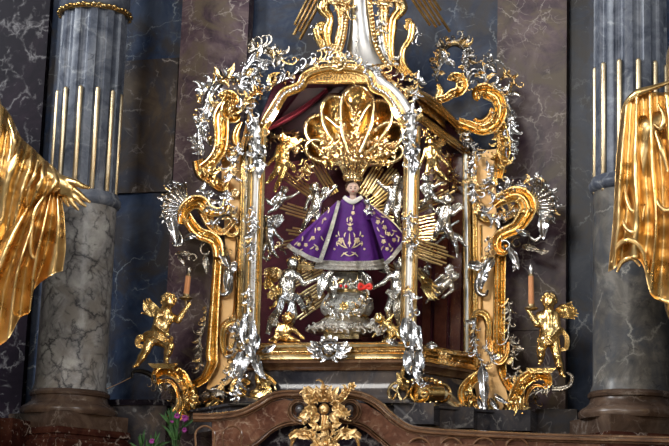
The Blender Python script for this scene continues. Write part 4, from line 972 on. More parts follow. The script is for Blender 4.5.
for nm, mat, pth, Y, sz, n, sd, kw in (
    ('silver_leafage', SILVD, [(438, 68), (440, 52), (450, 42), (462, 46), (468, 60)], .34, 11, 34, 81, dict(curls=.3, side=1)),
    ('silver_leafage', SILV, [(436, 80), (440, 66), (448, 58)], .30, 10, 16, 82, dict(curls=.3, side=1)),
    ('silver_leafage', SILV, [(466, 92), (468, 76), (464, 62), (470, 50)], .33, 11, 22, 83, dict(curls=.45)),
    ('silver_leafage', SILV, [(478, 88), (486, 80), (484, 68), (492, 60)], .36, 10, 22, 84, dict(curls=.3)),
    ('silver_leafage', SILV, [(486, 84), (498, 88), (506, 96), (512, 92)], .35, 9, 20, 85, dict(curls=.2)),
    ('gilt_leafage', GOLDF, [(500, 80), (508, 74), (514, 82), (508, 90)], .38, 8, 14, 86, dict(curls=.5)),
    ('silver_leafage', SILV, [(502, 104), (508, 118), (509, 132), (506, 148)], .34, 11, 34, 87, dict(curls=.5, side=1)),
    ('silver_leafage', SILV, [(452, 126), (463, 138), (474, 148), (480, 156)], .34, 8, 26, 88, dict(curls=.2, bead=.6)),
    ('silver_leafage', SILV, [(474, 156), (472, 172), (474, 190), (478, 204)], .33, 9, 34, 89, dict(curls=.3)),
    ('silver_leafage', SILV, [(486, 160), (492, 172), (490, 184)], .36, 8, 16, 90, dict(curls=.2)),
    ('silver_leafage', SILV, [(488, 190), (496, 196), (504, 190), (512, 184)], .33, 9, 26, 91, dict(curls=.15)),
    ('silver_leafage', SILV, [(478, 204), (486, 214), (496, 220), (506, 216), (514, 208)], .33, 8, 30, 92, dict(curls=.15)),
    ('silver_leafage', SILV, [(515, 188), (522, 184), (530, 180), (540, 178)], .34, 8, 18, 93, dict(curls=.3, bead=.6)),
    ('silver_leafage', SILV, [(534, 182), (547, 190), (553, 204), (550, 218)], .32, 8, 22, 193, dict(curls=.3, bead=.5)),
    ('silver_leafage', SILV, [(488, 236), (489, 250), (486, 262)], .36, 7, 18, 94, dict(curls=.3)),
    ('silver_leafage', SILV, [(476, 318), (473, 332), (476, 350), (482, 366)], .33, 9, 26, 95, dict(curls=.2, w=.4)),
    ('silver_leafage', SILVD, [(508, 298), (510, 316), (508, 334), (514, 350), (512, 366)], .37, 9, 36, 96, dict(curls=.4)),
    ('silver_leafage', SILVD, [(520, 366), (514, 376), (506, 376)], .36, 8, 14, 97, dict(curls=.2)),
    ('silver_leafage', SILVD, [(528, 382), (532, 394), (536, 402)], .36, 7, 16, 98, dict(curls=.3)),
    ('silver_leafage', SILV, [(486, 340), (488, 352), (494, 362)], .33, 7, 12, 99, dict(curls=.3)),
    ('gilt_leafage', GOLD, [(500, 130), (498, 146), (500, 160), (506, 166)], .32, 9, 24, 100, dict(curls=.1)),
    ('gilt_leafage', GOLD, [(470, 384), (472, 396), (480, 408)], .29, 8, 14, 101, dict(curls=.1))):
    orn(nm, mat, rw, pth, Y, sz, n, sd, **kw)
m = MB(); rosette(m, 486, 187, .37, 5, 8); m.build('panel_rosette', GOLDF, rw)

# ------------------------------------------------------------------ brackets that carry the candle bearers
def bracket(label, px, flip, Y):
    t = thing('scroll_bracket', label, 'bracket', Q(px, 392, Y))
    f = lambda pts: [(px + flip * (a - 163), b + (0 if flip > 0 else 4.5), *c) for a, b, *c in pts]
    pr = CH if flip > 0 else [(-a, b) for a, b in reversed(CH)]
    part('bracket_scroll', GOLD, [sweep(cat(f([(187, 388), (181, 377), (172, 371), (162, 370), (156, 375), (157, 381), (162, 381)]), 6), [6.5, 7.5, 7, 6, 5, 3.6, 2], [8, 10, 8, 5], pr)], Y, t)
    m = MB(); rocaille(m, f([(185, 384), (176, 372), (164, 368)]), Y - .03, 6, 10, 400 + int(px), curls=.1, bead=.1, w=.4); rocaille(m, f([(187, 388), (189, 398), (184, 408)]), Y - .01, 8, 12, 410 + int(px), curls=.1, bead=.1, w=.4); m.build('gilt_leafage', GOLD, t)
    part('bracket_scroll', GOLDD, [sweep(cat(f([(160, 383), (168, 381), (175, 387), (178, 398)]), 6), [2, 3, 3, 2], 4, R2)], Y, t)
    a, b = f([(148, 365), (178, 365)])
    part('bracket_plate', GOLD, [sweep([(a[0], a[1] - 1, -8), (a[0], a[1] - 1, 14)], [15 * 1.0] , [1.1], BOX, ref=(0, 1, 0)) if False else slab([(min(a[0], b[0]), a[1] - 1.6), (max(a[0], b[0]), a[1] - 1.6), (max(a[0], b[0]) - 1, a[1] + .2), (max(a[0], b[0]) - 5, a[1] + 3.4), (min(a[0], b[0]) + 5, a[1] + 3.4), (min(a[0], b[0]) + 1, a[1] + .2)], -12, 12)], Y, t, smooth=False)
    m = MB(); rocaille(m, f([(150, 378), (158, 385), (168, 387)]), Y, 6, 14, 200 + int(px), curls=.4); m.build('bracket_leafage', SILVD, t)
    return t, f
YB = .24
tb, ff = bracket('gilded scroll bracket under the left candle bearer', 163, 1, YB)
part('bracket_hook', IRON, [sweep(cat(ff([(156, 380), (149, 374), (140, 371), (133, 372), (132, 378)]), 6), [3, 2.6, 2, 1.2], [3, 2], C8)], YB, tb)
tb2, ff2 = bracket('gilded scroll bracket under the right candle bearer', 541, -1, YB)
part('bracket_hook', SILVD, [sweep(cat(ff2([(152, 384), (142, 384), (134, 380), (132, 372), (137, 368)]), 6), [3.4, 3, 2.4, 1.4], [3, 2], R2)], YB, tb2)
# ------------------------------------------------------------------ inside the shrine: shell canopy and rays
def grp(t, name, mat, parts, Y, sharp=50, parent=None): return part(name, mat, parts, Y, parent or t, sharp)
def lobe(bx, by, tx, ty, hw, h, n=36, nr=7):
    """hollowed shell lobe from the hinge to its round tip"""
    d = np.array((tx - bx, ty - by), float); L = np.linalg.norm(d); d /= L; nn = np.array((-d[1], d[0]))
    out = []
    for i in range(n):
        s = 2 * PI * i / n
        a = .5 - .5 * math.cos(s); w = hw * math.sin(s) * (.42 + .85 * a) * (1 if a < .72 else 1)
        w = math.copysign(min(abs(w), hw * math.sqrt(max(0, 1 - max(0, (a - .78) / .22) ** 2)) + .01), w)
        out.append((bx + d[0] * L * a + nn[0] * w, by + d[1] * L * a + nn[1] * w))
    c = (bx + d[0] * L * .68, by + d[1] * L * .68)
    V = [(c[0], c[1], -h)]; Fc = []
    for j in range(1, nr + 1):
        v = j / nr
        for p in out: V.append((c[0] + (p[0] - c[0]) * v, c[1] + (p[1] - c[1]) * v, -h + h * 1.25 * v ** 2.2))
    for i in range(n):
        k = (i + 1) % n; Fc.append((0, 1 + i, 1 + k))
        for j in range(nr - 1): Fc.append((1 + j * n + i, 1 + (j + 1) * n + i, 1 + (j + 1) * n + k, 1 + j * n + k))
    return (np.array(V), Fc), [(p[0], p[1], h * .25) for p in out]
YS = .20
sc = thing('shell_canopy', 'gold scallop shell canopy fanned out behind the crown', 'shell canopy', Q(353, 160, YS))
for i, (tx, ty, hw, z) in enumerate(((306, 146, 11, 0), (309, 119, 16, .01), (331, 96, 17, .0), (359, 85, 18, -.02), (386, 101, 16, .0), (401, 126, 14, .01), (403, 150, 10, .02))):
    bowl, rim = lobe(353, 162, tx, ty, hw, 10)
    o = part('shell_lobe', GOLD, [bowl], YS + z, sc, 0)
    part('lobe_rim', GOLDP, [sweep(rim, 2.5, 3, C8, closed=True)], YS + z, o, 0)
    m = MB(); d = np.array((tx - 353, ty - 162)); a = math.degrees(math.atan2(-d[1], d[0]))
    for u, s in ((.30, 9), (.45, 11), (.58, 8)):
        for e in (-28, 0, 28):
            m.add(leaf(353 + d[0] * u, 162 + d[1] * u, a + e, s, s * .3, e, 3, 3, z=2 - 4 * u), YS + z)
    m.add(ball((353 + d[0] * .72, 162 + d[1] * .72, -3), 3, 8, 6), YS + z); m.build('lobe_ornament', GOLDF, o, 60)
orn('hinge_ornament', GOLDF, sc, [(318, 150), (332, 144), (345, 142), (360, 142), (376, 144), (392, 152)], YS - .02, 9, 46, 301, curls=.35, bead=.6)
orn('hinge_ornament', GOLD, sc, [(322, 158), (334, 160), (352, 150), (372, 160), (386, 158)], YS - .02, 8, 30, 302, curls=.35, bead=.6)
su = thing('sunburst', 'gilded bundles of rays spreading behind the statue in purple', 'sunburst', Q(350, 260, .30))
for i, (x0, y0, x1, y1, n, mat) in enumerate(((334, 194, 309, 152, 5, GOLD), (312, 194, 283, 172, 5, GOLD), (326, 220, 266, 202, 5, GOLD), (316, 235, 282, 229, 3, GOLDP), (312, 240, 272, 247, 4, GOLD), (322, 268, 286, 286, 5, GOLDD), (322, 286, 294, 304, 5, GOLD), (326, 296, 294, 318, 5, GOLDD),
                                              (362, 195, 383, 160, 5, GOLD), (374, 196, 402, 160, 5, GOLD), (370, 205, 402, 180, 5, GOLDD), (376, 212, 406, 204, 5, GOLD), (382, 220, 407, 224, 5, GOLD), (378, 262, 404, 276, 4, GOLDD),
                                              (410, 212, 455, 189, 5, GOLD), (412, 222, 440, 216, 3, GOLDP), (412, 232, 441, 226, 4, GOLD), (412, 238, 446, 236, 4, GOLDP), (412, 242, 457, 257, 5, GOLD), (412, 252, 448, 264, 4, GOLDP), (416, 270, 440, 300, 4, GOLD))):
    rays('ray_bundle', x0, y0, x1, y1, n - (n > 3), .3, 1.1, .24 if x1 < 405 else .22, su, RAYG, 50 + i)
orn('silver_cloud', SILVW, su, [(330, 206), (322, 216), (316, 226)], .24, 7, 16, 311, curls=.2)
orn('silver_cloud', SILVD, su, [(296, 250), (303, 262), (312, 268)], .22, 8, 22, 312, curls=.3)
orn('silver_cloud', SILVW, su, [(290, 300), (300, 296), (312, 300), (304, 310)], .18, 8, 26, 313, curls=.2)
orn('silver_cloud', SILVD, su, [(402, 296), (404, 312), (398, 330), (390, 338)], .18, 8, 30, 314, curls=.2)
orn('silver_cloud', SILVD, su, [(266, 262), (272, 250), (282, 246)], .22, 7, 16, 315, curls=.5)
orn('gilt_cloud', GOLDF, su, [(262, 150), (268, 142), (276, 136), (296, 134), (300, 150)], .30, 7, 30, 316, curls=.3)
orn('gilt_cloud', GOLDF, su, [(422, 128), (432, 138), (440, 150), (436, 168), (440, 184)], .30, 8, 40, 317, curls=.3)
orn('gilt_cloud', GOLDD, su, [(446, 150), (452, 170), (456, 190)], .36, 7, 20, 318, curls=.3)
orn('silver_cloud', SILVW, su, [(420, 250), (428, 262), (424, 276), (430, 284)], .25, 7, 26, 319, curls=.3)
orn('gilt_cloud', GOLDF, su, [(302, 158), (306, 166), (303, 174)], .20, 8, 12, 320, curls=.1)

# ------------------------------------------------------------------ the crowned infant
YI = .10
st = thing('infant_statue', 'small crowned child statue in an embroidered purple robe on a silver pedestal', 'statue', Q(350, 268, YI))
q = [k for k in head_prims(v3((353, 188.3, 6)), 6.1, (.03, .12, 1)) if not (k[0] == 's' and k[1][1] > 189)]; q += [('c', (353, 192, 5), (353, 200, 4), 3, 3.4, 1)]
MB().add(sdf_mesh(q, .42, smooth=1), YI).build('head', SKIN, st, sharp=0)
m = MB()
for e in (-1, 1): m.add(ball((353 + e * 2.15, 188.2, 11.6), .72, 8, 6), YI)
m.build('eyes', EYEM, st, sharp=0) if False else None
for e in (-1, 1): MB().add(ball((353 + e * 2.1, 188.2, 11.5), .78, 8, 6, (1.25, .75, 1)), YI).build('eye', EYEM, st, sharp=0)
MB().add(sweep([(351.6, 191.3, 11.8), (353, 191.7, 12.2), (354.4, 191.3, 11.8)], [.25, .5, .25], .45, C6), YI).build('lips', LIP, st, sharp=0)
rng = random.Random(5); m = MB()
for i in range(40):
    a = rng.uniform(-200, 20); b = rng.uniform(0, 1); e = 1 if rng.random() < .5 else -1
    m.add(ball((353 + e * rng.uniform(5.6, 6.6), 183 + 8 * b, rng.uniform(-2, 5)), rng.uniform(.9, 1.4), 7, 5), YI)
for i in range(16): m.add(ball((353 + rng.uniform(-5.5, 5.5), 182 + rng.uniform(-1, .3), rng.uniform(4, 8.5)), 1.2, 7, 5), YI)
m.build('hair', HAIRM, st, sharp=0)
for e in (-1, 1): MB().add(sweep([(353 + e * 1.1, 186.6, 11.8), (353 + e * 2.3, 186.1, 11.7), (353 + e * 3.4, 186.7, 11)], .26, .3, C6), YI).build('eyebrow', HAIRM, st, sharp=0)
# crown
ck = kk(Q(353, 180, YI)) * 1.06; cc = Q(353, 181, YI, 4)
px = lambda pr: [(r * ck, h * ck) for r, h in pr]
crown = MB().addw(*lathe(cc, px([(7.0, 0), (8.4, 0), (8.8, 1), (8.4, 2.2), (8.5, 4.2), (9.0, 5.2), (8.6, 6.2), (7.2, 6.2), (7.0, 0)]), 32)).build('crown', GOLDP, st)
m = MB()
for i in range(16):
    a = 2 * PI * i / 16; ca, sa = math.cos(a), math.sin(a)
    pt = lambda r, h: tuple(cc + np.array((r * ca, r * sa, h)) * ck)
    m.addw(*sweep(cat([pt(8.4, 5), pt(10.5, 10), pt(13.5, 15), pt(15.5, 19), pt(13.5, 23), pt(9, 25.5), pt(2, 25)], 4), .95 * ck, .8 * ck, C6, ref=(ca, sa, 0)))
    m.addw(*[(lambda B_: (B_[0], B_[1]))((ball(pt(15.8, 19), 1.5 * ck, 6, 5)))][0])
m.addw(*ball(cc + np.array((0, 0, 28)) * ck, 2.6 * ck, 8, 6)); m.build('crown_arches', GOLDP, crown)
m = MB()
for i in range(32):
    a = 2 * PI * i / 32
    m.addw(*ball(cc + np.array((8.9 * math.cos(a), 8.9 * math.sin(a), 3.2)) * ck, .8 * ck, 6, 5))
for j, (r, h) in enumerate(((11.6, 12), (14.4, 16.5))):
    for i in range(28):
        a = 2 * PI * i / 28; m.addw(*ball(cc + np.array((r * math.cos(a), r * math.sin(a), h + .8 * math.sin(7 * a))) * ck, 1.0 * ck, 6, 5))
m.build('crown_jewels', GOLDF, crown)
# robe: a closed bell with soft folds
RW = np.array([(196, 346, 361), (200, 341, 365), (207, 337, 369), (216, 334.5, 371.5), (228, 330, 375), (242, 325.5, 378.5), (256, 320.5, 382), (267, 316.5, 384)], float)
def robe_pt(a, v, grow=1.0, dz=0):
    y = np.interp(v, np.linspace(0, 1, len(RW)), RW[:, 0]); xl = np.interp(v, np.linspace(0, 1, len(RW)), RW[:, 1]); xr = np.interp(v, np.linspace(0, 1, len(RW)), RW[:, 2])
    cx, hw = (xl + xr) / 2, (xr - xl) / 2
    f = 1 + v * (.075 * math.cos(7 * a + .6) + .045 * math.cos(11 * a + 2))
    flat = .62 + .05 * v
    return (cx + hw * math.cos(a) * f * grow, y + (2.6 * max(0, math.sin(a)) if v > .8 else 2.6 * max(0, math.sin(a)) * v / .8), hw * flat * math.sin(a) * f * grow + dz)
def robe_mesh(v0, v1, nv, grow=1.0, na=96):
    V = [robe_pt(2 * PI * i / na, v0 + (v1 - v0) * j / nv, grow) for j in range(nv + 1) for i in range(na)]
    return np.array(V), [(j * na + i, j * na + (i + 1) % na, (j + 1) * na + (i + 1) % na, (j + 1) * na + i) for j in range(nv) for i in range(na)]
rb = robe_mesh(0, 1, 40)
robe = MB().add(rb, YI).build('robe', PURPLE, st, sharp=0)
bv = robe_mesh(.895, 1.0, 8, 1.035)
lm = MB(); lm.add(bv, YI)
for j, (v_, g_) in enumerate(((.90, 1.045), (.95, 1.05), (1.0, 1.05))):
    for i in range(56):
        p_ = robe_pt(PI * (i + .5 * (j % 2)) / 56, v_, g_); lm.add(ball(p_, 1.0, 5, 4), YI)
lm.build('lace_hem', LACE, robe, sharp=0)
capeL = loft([[(339, 201, 6), (331, 228, 12), (319, 262, 16)], [(337, 201, 3), (321, 232, 17), (308, 258, 19)], [(336, 202, 0), (311, 234, 8), (301, 254, 9)], [(335, 203, -3), (302, 237, 10), (293, 250, 11)], [(334, 204, -6), (298, 236, 2), (287, 245, 2)]], 6, 10, 1)
capeR = loft([[(364, 200, 6), (374, 230, 14), (386, 265, 16)], [(366, 200, 3), (382, 231, 17), (392, 258, 18)], [(367, 201, 0), (387, 228, 8), (398, 251, 9)], [(368, 202, -3), (391, 226, 9), (403, 245, 10)], [(369, 203, -6), (393, 222, 2), (406, 237, 2)]], 6, 10, 1)
cl = MB().add(capeL, YI).build('cape', PURPLE, st, sharp=0); crp = MB().add(capeR, YI).build('cape', PURPLE, st, sharp=0)
flatp = [(-1, -.3), (-1, .3), (-.5, .6), (0, .45), (.5, .6), (1, .3), (1, -.3)]
part('lace_edge', LACE, [sweep(cat([(339, 201, 8), (331.5, 228, 14), (320, 262, 18)], 10), [1.6, 2.2], 1.2, flatp)], YI, cl, 40)
part('lace_edge', LACE, [sweep(cat([(319, 261, 17.5), (308, 257, 20), (301, 253, 10.5), (293, 249, 12), (288, 245, 3.5)], 8), 2.2, 1.2, flatp)], YI, cl, 40)
part('lace_edge', LACE, [sweep(cat([(385, 264, 17.5), (392, 257.5, 19.5), (398, 250, 10.5), (402.5, 244.5, 11.5), (405.5, 237, 3.5)], 8), 2.2, 1.2, flatp)], YI, crp, 40)
part('lace_edge', THREAD, [sweep(cat([(369, 203, -4), (393, 222, 4), (406, 237, 4)], 8), .7, .8, C6)], YI, crp, 40)
# collar, sleeve cuff, hand and orb
part('lace_collar', CREAM, [sweep(cat([(344, 197, 3), (347, 199.5, 8), (352.5, 202, 10.5), (358, 199.5, 8.5), (362, 197, 4)], 6), [2, 2.2, 2.4, 2.2, 2], 1.2, flatp)], YI, st, 0)
q = hand_prims(v3((367.5, 209, 13)), (-.05, -1, .1), (-1, 0, .2), 1.5)
MB().add(sdf_mesh(q, .3), YI).build('hand', SKIN, st, sharp=0)
m = MB(); m.add(sweep(cat([(369, 217, 8), (368, 212, 12), (367.6, 209, 13)], 5), [4.2, 3.6, 3], [4, 3.4, 3], C12), YI); m.build('sleeve', PURPLE, st, sharp=0)
m = MB(); rocaille(m, [(364, 210, 13), (368, 212, 15), (371, 208, 13)], YI, 4, 18, 331, curls=.1); m.build('lace_cuff', SILVW, st)
orb = thing('orb', 'small silver orb with a cross held in the hand of the crowned child', 'orb', Q(367, 205, YI, 14))
part('globe', SILV, [ball((367, 201.8, 15), 3.4, 14, 10)], YI, orb, 0)
part('cross', GOLDP, [sweep([(367, 199, 15), (367, 191.5, 15)], .7, .7, BOX), sweep([(364.4, 194.5, 15), (369.6, 194.5, 15)], .7, .7, BOX)], YI, orb, 20)
# embroidery stitched on the cloth
dg = bpy.context.evaluated_depsgraph_get()
def cloth_bvh(VF): 
    w = conv(VF[0], YI); return BVHTree.FromPolygons([tuple(p) for p in w], [tuple(f) for f in VF[1]])
def stitch(name, VF, parent, marks, mat=THREAD):
    bvh = cloth_bvh(VF); m = MB()
    def yhit(x, y):
        d = nrm(Q(x, y, YI) - CAM); h = bvh.ray_cast(Vector(CAM), Vector(d)); return h[0].y if h[0] else None
    for k, x, y, *a in marks:
        if k == 'f':
            r = a[0]
            for i in range(5):
                t = 2 * PI * i / 5 + .3; fx, fy = x + r * .62 * math.cos(t), y + r * .62 * math.sin(t); Yh = yhit(fx, fy)
                if Yh: m.add(ball((fx, fy, .5), r * .42, 6, 4, (1, 1, .5)), Yh)
            Yh = yhit(x, y)
            if Yh: m.add(ball((x, y, .8), r * .34, 6, 4), Yh)
        else:
            ang, L = a[:2]; bd = a[2] if len(a) > 2 else 30; n = 5; pts = []; px_, py_ = x, y; an = math.radians(ang)
            for i in range(n):
                Yh = yhit(px_, py_)
                if Yh is None: break
                pts.append((px_, py_, (YI - Yh) / K + .5)); an += math.radians(bd) / (n - 1); px_ += L / (n - 1) * math.cos(an); py_ -= L / (n - 1) * math.sin(an)
            if len(pts) > 2: m.add(sweep(pts, [.35, .75, .3], .5, C6), YI)
    return m.build(name, mat, parent, 0)
mk = [('f', 350, 229, 2.4), ('l', 350, 226, 90, 4, 0), ('l', 350, 226, 120, 4, 40), ('l', 350, 226, 60, 4, -40), ('f', 341, 240.5, 3.2), ('f', 357, 240.5, 3.2), ('f', 349.4, 243, 1.8), ('l', 349.5, 233, -90, 14, 0), ('f', 353, 213, 2.0), ('l', 353, 210, 70, 5, 20), ('l', 351, 216, -120, 5, 30)]
for sx in (-1, 1):
    b = 349.5
    mk += [('l', b + sx * 3, 247, 90 - sx * 60, 8, sx * 60), ('l', b + sx * 2, 248, 90 - sx * 85, 11, sx * 40), ('l', b + sx * 8, 246, 90 - sx * 30, 6, -sx * 50), ('l', b + sx * 12, 246, 90 - sx * 40, 5, sx * 60), ('l', b + sx * 5, 237, 90 - sx * 20, 5, sx * 60), ('l', b + sx * 10, 236, 90 - sx * 40, 5, sx * 50), ('l', b + sx * 2, 252, 90 - sx * 100, 8, -sx * 40), ('l', b, 256, 90 - sx * 80, 7, sx * 30), ('f', b + sx * 15, 249, 1.3), ('f', b + sx * 13, 236, 1.2), ('l', b + sx * 2, 222, 90 - sx * 30, 5, sx * 60)]
stitch('embroidery', rb, robe, mk)
stitch('embroidery', capeR, crp, [('f', 378, 222, 2.4), ('f', 384.5, 227.5, 2.4), ('f', 388.5, 234, 2.4), ('f', 383.5, 241.5, 2.4), ('f', 394, 240, 2.2), ('f', 387, 249, 2), ('f', 374, 213, 1.5)] + [('l', x, y, a, 5, b) for x, y, a, b in ((376, 217, -50, 40), (381, 224, 20, 60), (386, 230, -120, 50), (391, 236, 20, 50), (392, 230, -40, 40), (380, 235, -60, 50), (389, 243, -100, 60), (396, 235, -60, 40), (384, 246, 200, 60), (398, 242, 60, 40), (377, 227, -80, 30), (381, 216, -30, 20), (390, 252, 30, 40))])
stitch('embroidery', capeL, cl, [('f', 299, 244.5, 2.1), ('f', 306, 245, 2.1), ('f', 313, 238, 2.2), ('f', 319, 229, 1.9), ('f', 325, 219, 1.5), ('f', 317, 249, 1.8)] + [('l', x, y, a, 5, b) for x, y, a, b in ((302, 241, 60, 40), (309, 241, 20, 60), (315, 233, 70, 30), (310, 249, 10, 40), (303, 249, 190, 40), (322, 224, 60, 30), (321, 236, -80, 30), (314, 244, -60, 40), (294, 245, 20, 40), (328, 213, 60, 20))])

# ------------------------------------------------------------------ silver pedestal under the statue
pe = thing('statue_pedestal', 'embossed silver pedestal with gold bands under the purple robed statue', 'pedestal', Q(346, 341, .12))
pk = kk(Q(346, 300, .12)); pc = Q(346, 341, .12)
def turned(name, mat, prof, sx=1, n=64, parent=pe, lump=0):
    rad = (lambda a, z: 1 + lump * math.cos(9 * a) * .5 + lump * .5 * math.cos(14 * a + z * 60)) if lump else None
    return MB().addw(*lathe(pc, [(r * pk, (341 - y) * pk) for r, y in prof], n, sx, .72, rad=rad)).build(name, mat, parent, 35)
turned('gilt_base', GOLDP, [(0, 341), (18, 341), (18, 339), (16.5, 338), (16.5, 335.5), (15, 334)], n=4) if False else MB().addw(*box(pc + np.array((-18 * pk, -.075, 0)), pc + np.array((18 * pk, .07, 5.5 * pk)))).build('gilt_base', GOLDP, pe, smooth=False)
turned('foot', SILVC, [(14, 336), (34, 334.5), (40, 332), (41, 329), (36, 326), (29, 323), (24, 319.5), (21, 318)], lump=.05)
turned('gilt_band', GOLD, [(21, 319), (23, 318), (23.5, 316.5), (22, 315.5)])
turned('bulb', SILVC, [(22, 316), (25, 313), (27, 308), (26, 303), (23, 298), (19.5, 294)], lump=.05)
turned('gilt_band', GOLD, [(18, 294.5), (20.5, 294), (20.5, 291), (18, 290.5)])
turned('upper_drum', SILVC, [(17, 291), (18.5, 288), (17.5, 282), (18, 276), (16.5, 273.5)], lump=.04)
turned('gilt_plate', GOLDP, [(15, 274), (17, 273), (17, 269.5), (14, 268.6), (0, 268.6)])
m = MB(); rosette(m, 344, 306, .02, 5.5, 7); m.build('gilt_boss', GOLD, pe)
orn('embossed_leafage', SILVW, pe, [(324, 300), (330, 308), (344, 314), (358, 308), (366, 300)], .02, 7, 34, 341, curls=.4)
orn('embossed_leafage', SILVC, pe, [(306, 330), (320, 326), (346, 328), (370, 326), (384, 331)], .0, 7, 44, 342, curls=.4)
orn('embossed_leafage', SILVW, pe, [(329, 280), (338, 282), (348, 284), (360, 280)], .02, 6, 26, 343, curls=.3)
part('volute_arm', SILVW, [sweep(cat([(333, 270, 14), (328, 276, 16), (327, 286, 15), (331, 294, 13), (328, 301, 12)], 6), [3, 3.6, 3, 2, 1.4], [3, 3.4, 2], C8), leaf(326, 272, -110, 28, 6, 20, 5, 4, z=15), leaf(332, 276, -80, 22, 5, -20, 4, 3, z=16)], .10, pe)
part('volute_arm', SILVW, [sweep(cat([(360, 270, 14), (365, 276, 16), (366, 286, 14), (362, 292, 12)], 6), [2.4, 3, 2.4, 1.4], [3, 2], C8), leaf(364, 273, -60, 18, 4, 20, 4, 3, z=15)], .10, pe)
for x, y in ((341, 286), (346, 286.5)):
    MB().add(ball((x, y, 19), 1.6, 8, 6), .07).build('red_gem', REDP, pe, sharp=0)
rbn = thing('ribbon_bow', 'bright red ribbon bow beside the silver pedestal', 'ribbon', Q(365, 292, .02))
for nm, pts in (('loop', [(365, 287, 4), (360, 284, 6), (359.5, 289, 6), (365, 288, 4)]), ('loop', [(365, 287, 4), (370, 284.5, 6), (371, 288.5, 6), (365, 288, 4)]), ('tail', [(365, 288, 4), (368, 291, 5), (369, 294.5, 4)])):
    part(nm, REDP if nm == 'loop' else CREAM, [sweep(cat(pts, 5), 1.6 if nm == 'loop' else .7, 1.1, C6)], .02, rbn, 0)
part('knot', REDP, [ball((365, 287.6, 5), 2, 8, 6)], .02, rbn, 0)

# ------------------------------------------------------------------ angels and cherubs inside
AG = 'angels and cherubs round the statue'
def ang(label, Y, r, mat, head, chest, pelvis, arms, legs, cat_='cherub', nm='cherub', **kw):
    return putto(nm, label, cat_, Y, r, head, chest, pelvis, arms, legs, mat, group=AG, fat=1.25, **kw)
ang('gold cherub flying at upper left of the gold shell, arm stretched to it', .10, 5.2, GOLD, (284, 139, 3), (284, 149, 2), (283, 163, 1), [(276, 156, 4), (271, 163, 5)][0:0] or [(276, 155, 4), (292, 146, 5)] and [((276, 156, 4), (270, 162, 5)), ((292, 148, 4), (299, 143, 5))], [((276, 172, 4), (268, 182, 2)), ((281, 178, 6), (275, 190, 3))], wings=[(288, 148, 50, 14, 8, 10, -2)], sash=[([(276, 160, 5), (284, 162, 8), (292, 166, 5), (295, 172, 2)], 3)])
ang('silver cherub clinging to the rays just left of the purple shoulder', .14, 5.4, SILVW, (315, 188, 3), (318, 199, 2), (315, 212, 1), [((309, 198, 4), (306, 206, 5)), ((327, 195, 4), (333, 189, 4))], [((307, 221, 5), (302, 230, 2)), ((319, 223, 5), (324, 231, 2))], wings=[(322, 196, 55, 12, 7, 10, -3)])
ang('tiny silver cherub lying along the ray at left, below the gold cherub', .16, 4, SILVW, (284, 190, 3), (282, 197, 2), (278, 202, 1), [((276, 197, 4), (271, 201, 4)), ((290, 197, 4), (296, 194, 4))], [((272, 204, 4), (267, 200, 2)), ((275, 209, 4), (269, 212, 2))])
ang('silver winged cherub against the left corner post', .06, 4.8, SILV, (267, 220, 3), (268, 229, 2), (268, 241, 1), [((261, 233, 4), (258, 239, 5)), ((275, 233, 4), (280, 238, 5))], [((263, 250, 4), (260, 258, 2)), ((272, 250, 4), (276, 256, 2))], wings=[(272, 228, 62, 18, 12, -20, 2), (264, 228, 140, 12, 7, 20, -2)])
ang('silver and gold angel kneeling at lower left, reaching to the pedestal', .08, 6.2, SILVW, (293, 263, 5), (291, 276, 3), (287, 294, 1), [((281, 284, 6), (286, 293, 9)), ((304, 284, 6), (317, 279, 7))], [((279, 311, 8), (273, 326, 2)), ((294, 314, 9), (290, 330, 3))], 'angel', 'angel', hair=GOLDD, wings=[(283, 274, 175, 22, 12, 40, -3), (298, 272, 40, 18, 10, -30, -4)], wingmat=GOLDF, sash=[([(279, 292, 6), (287, 297, 10), (297, 298, 8), (304, 308, 4)], 4.5), ([(282, 298, 6), (279, 310, 9), (272, 320, 6), (268, 334, 3)], 4.5), ([(292, 300, 8), (290, 314, 11), (284, 330, 6)], 4)], sashmat=SILV)
ang('gold faced cherub peeping above the ledge at lower left', .04, 5.6, GOLDD, (288, 318, 6), (285, 329, 3), (283, 336, 1), [((277, 331, 5), (276, 338, 7)), ((294, 330, 5), (300, 335, 7))], [((276, 338, 6), (272, 340, 4)), ((292, 339, 6), (296, 340, 4))], wings=[(279, 325, 150, 14, 8, 20, -2)], wingmat=SILVD)
ang('silver angel at lower right leaning in with both arms to the pedestal', .08, 6.2, SILVW, (400, 264, 5), (397, 277, 3), (397, 295, 1), [((383, 283, 7), (368, 290, 8)), ((404, 287, 6), (398, 294, 10))], [((388, 309, 8), (391, 324, 3)), ((402, 312, 8), (400, 328, 3))], 'angel', 'angel', wings=[(404, 273, 70, 20, 10, 20, -3), (390, 272, 150, 14, 8, -20, -5)], sash=[([(387, 291, 6), (396, 297, 10), (405, 296, 6)], 4), ([(398, 298, 9), (397, 312, 11), (402, 330, 5)], 4.5)], sashmat=SILVD, face=(-.5, .3, .8))
ang('dark gold cherub low at right beside the pedestal foot', .06, 5, GOLD, (379, 318, 6), (386, 325, 3), (393, 331, 1), [((379, 329, 6), (375, 334, 7)), ((389, 320, 6), (394, 314, 6))], [((389, 338, 6), (385, 340, 4)), ((399, 336, 5), (404, 339, 3))], hair=GOLDP, face=(-.4, .2, .9))
ang('silver cherub with pale wing between purple shoulder and right corner post', .14, 5.4, SILVW, (397, 180, 3), (394, 191, 2), (392, 205, 1), [((386, 189, 4), (380, 184, 5)), ((401, 197, 4), (400, 205, 5))], [((386, 215, 5), (384, 227, 2)), ((397, 217, 5), (398, 229, 2))], wings=[(399, 190, 80, 14, 8, -10, -2)], wingmat=SILVS)
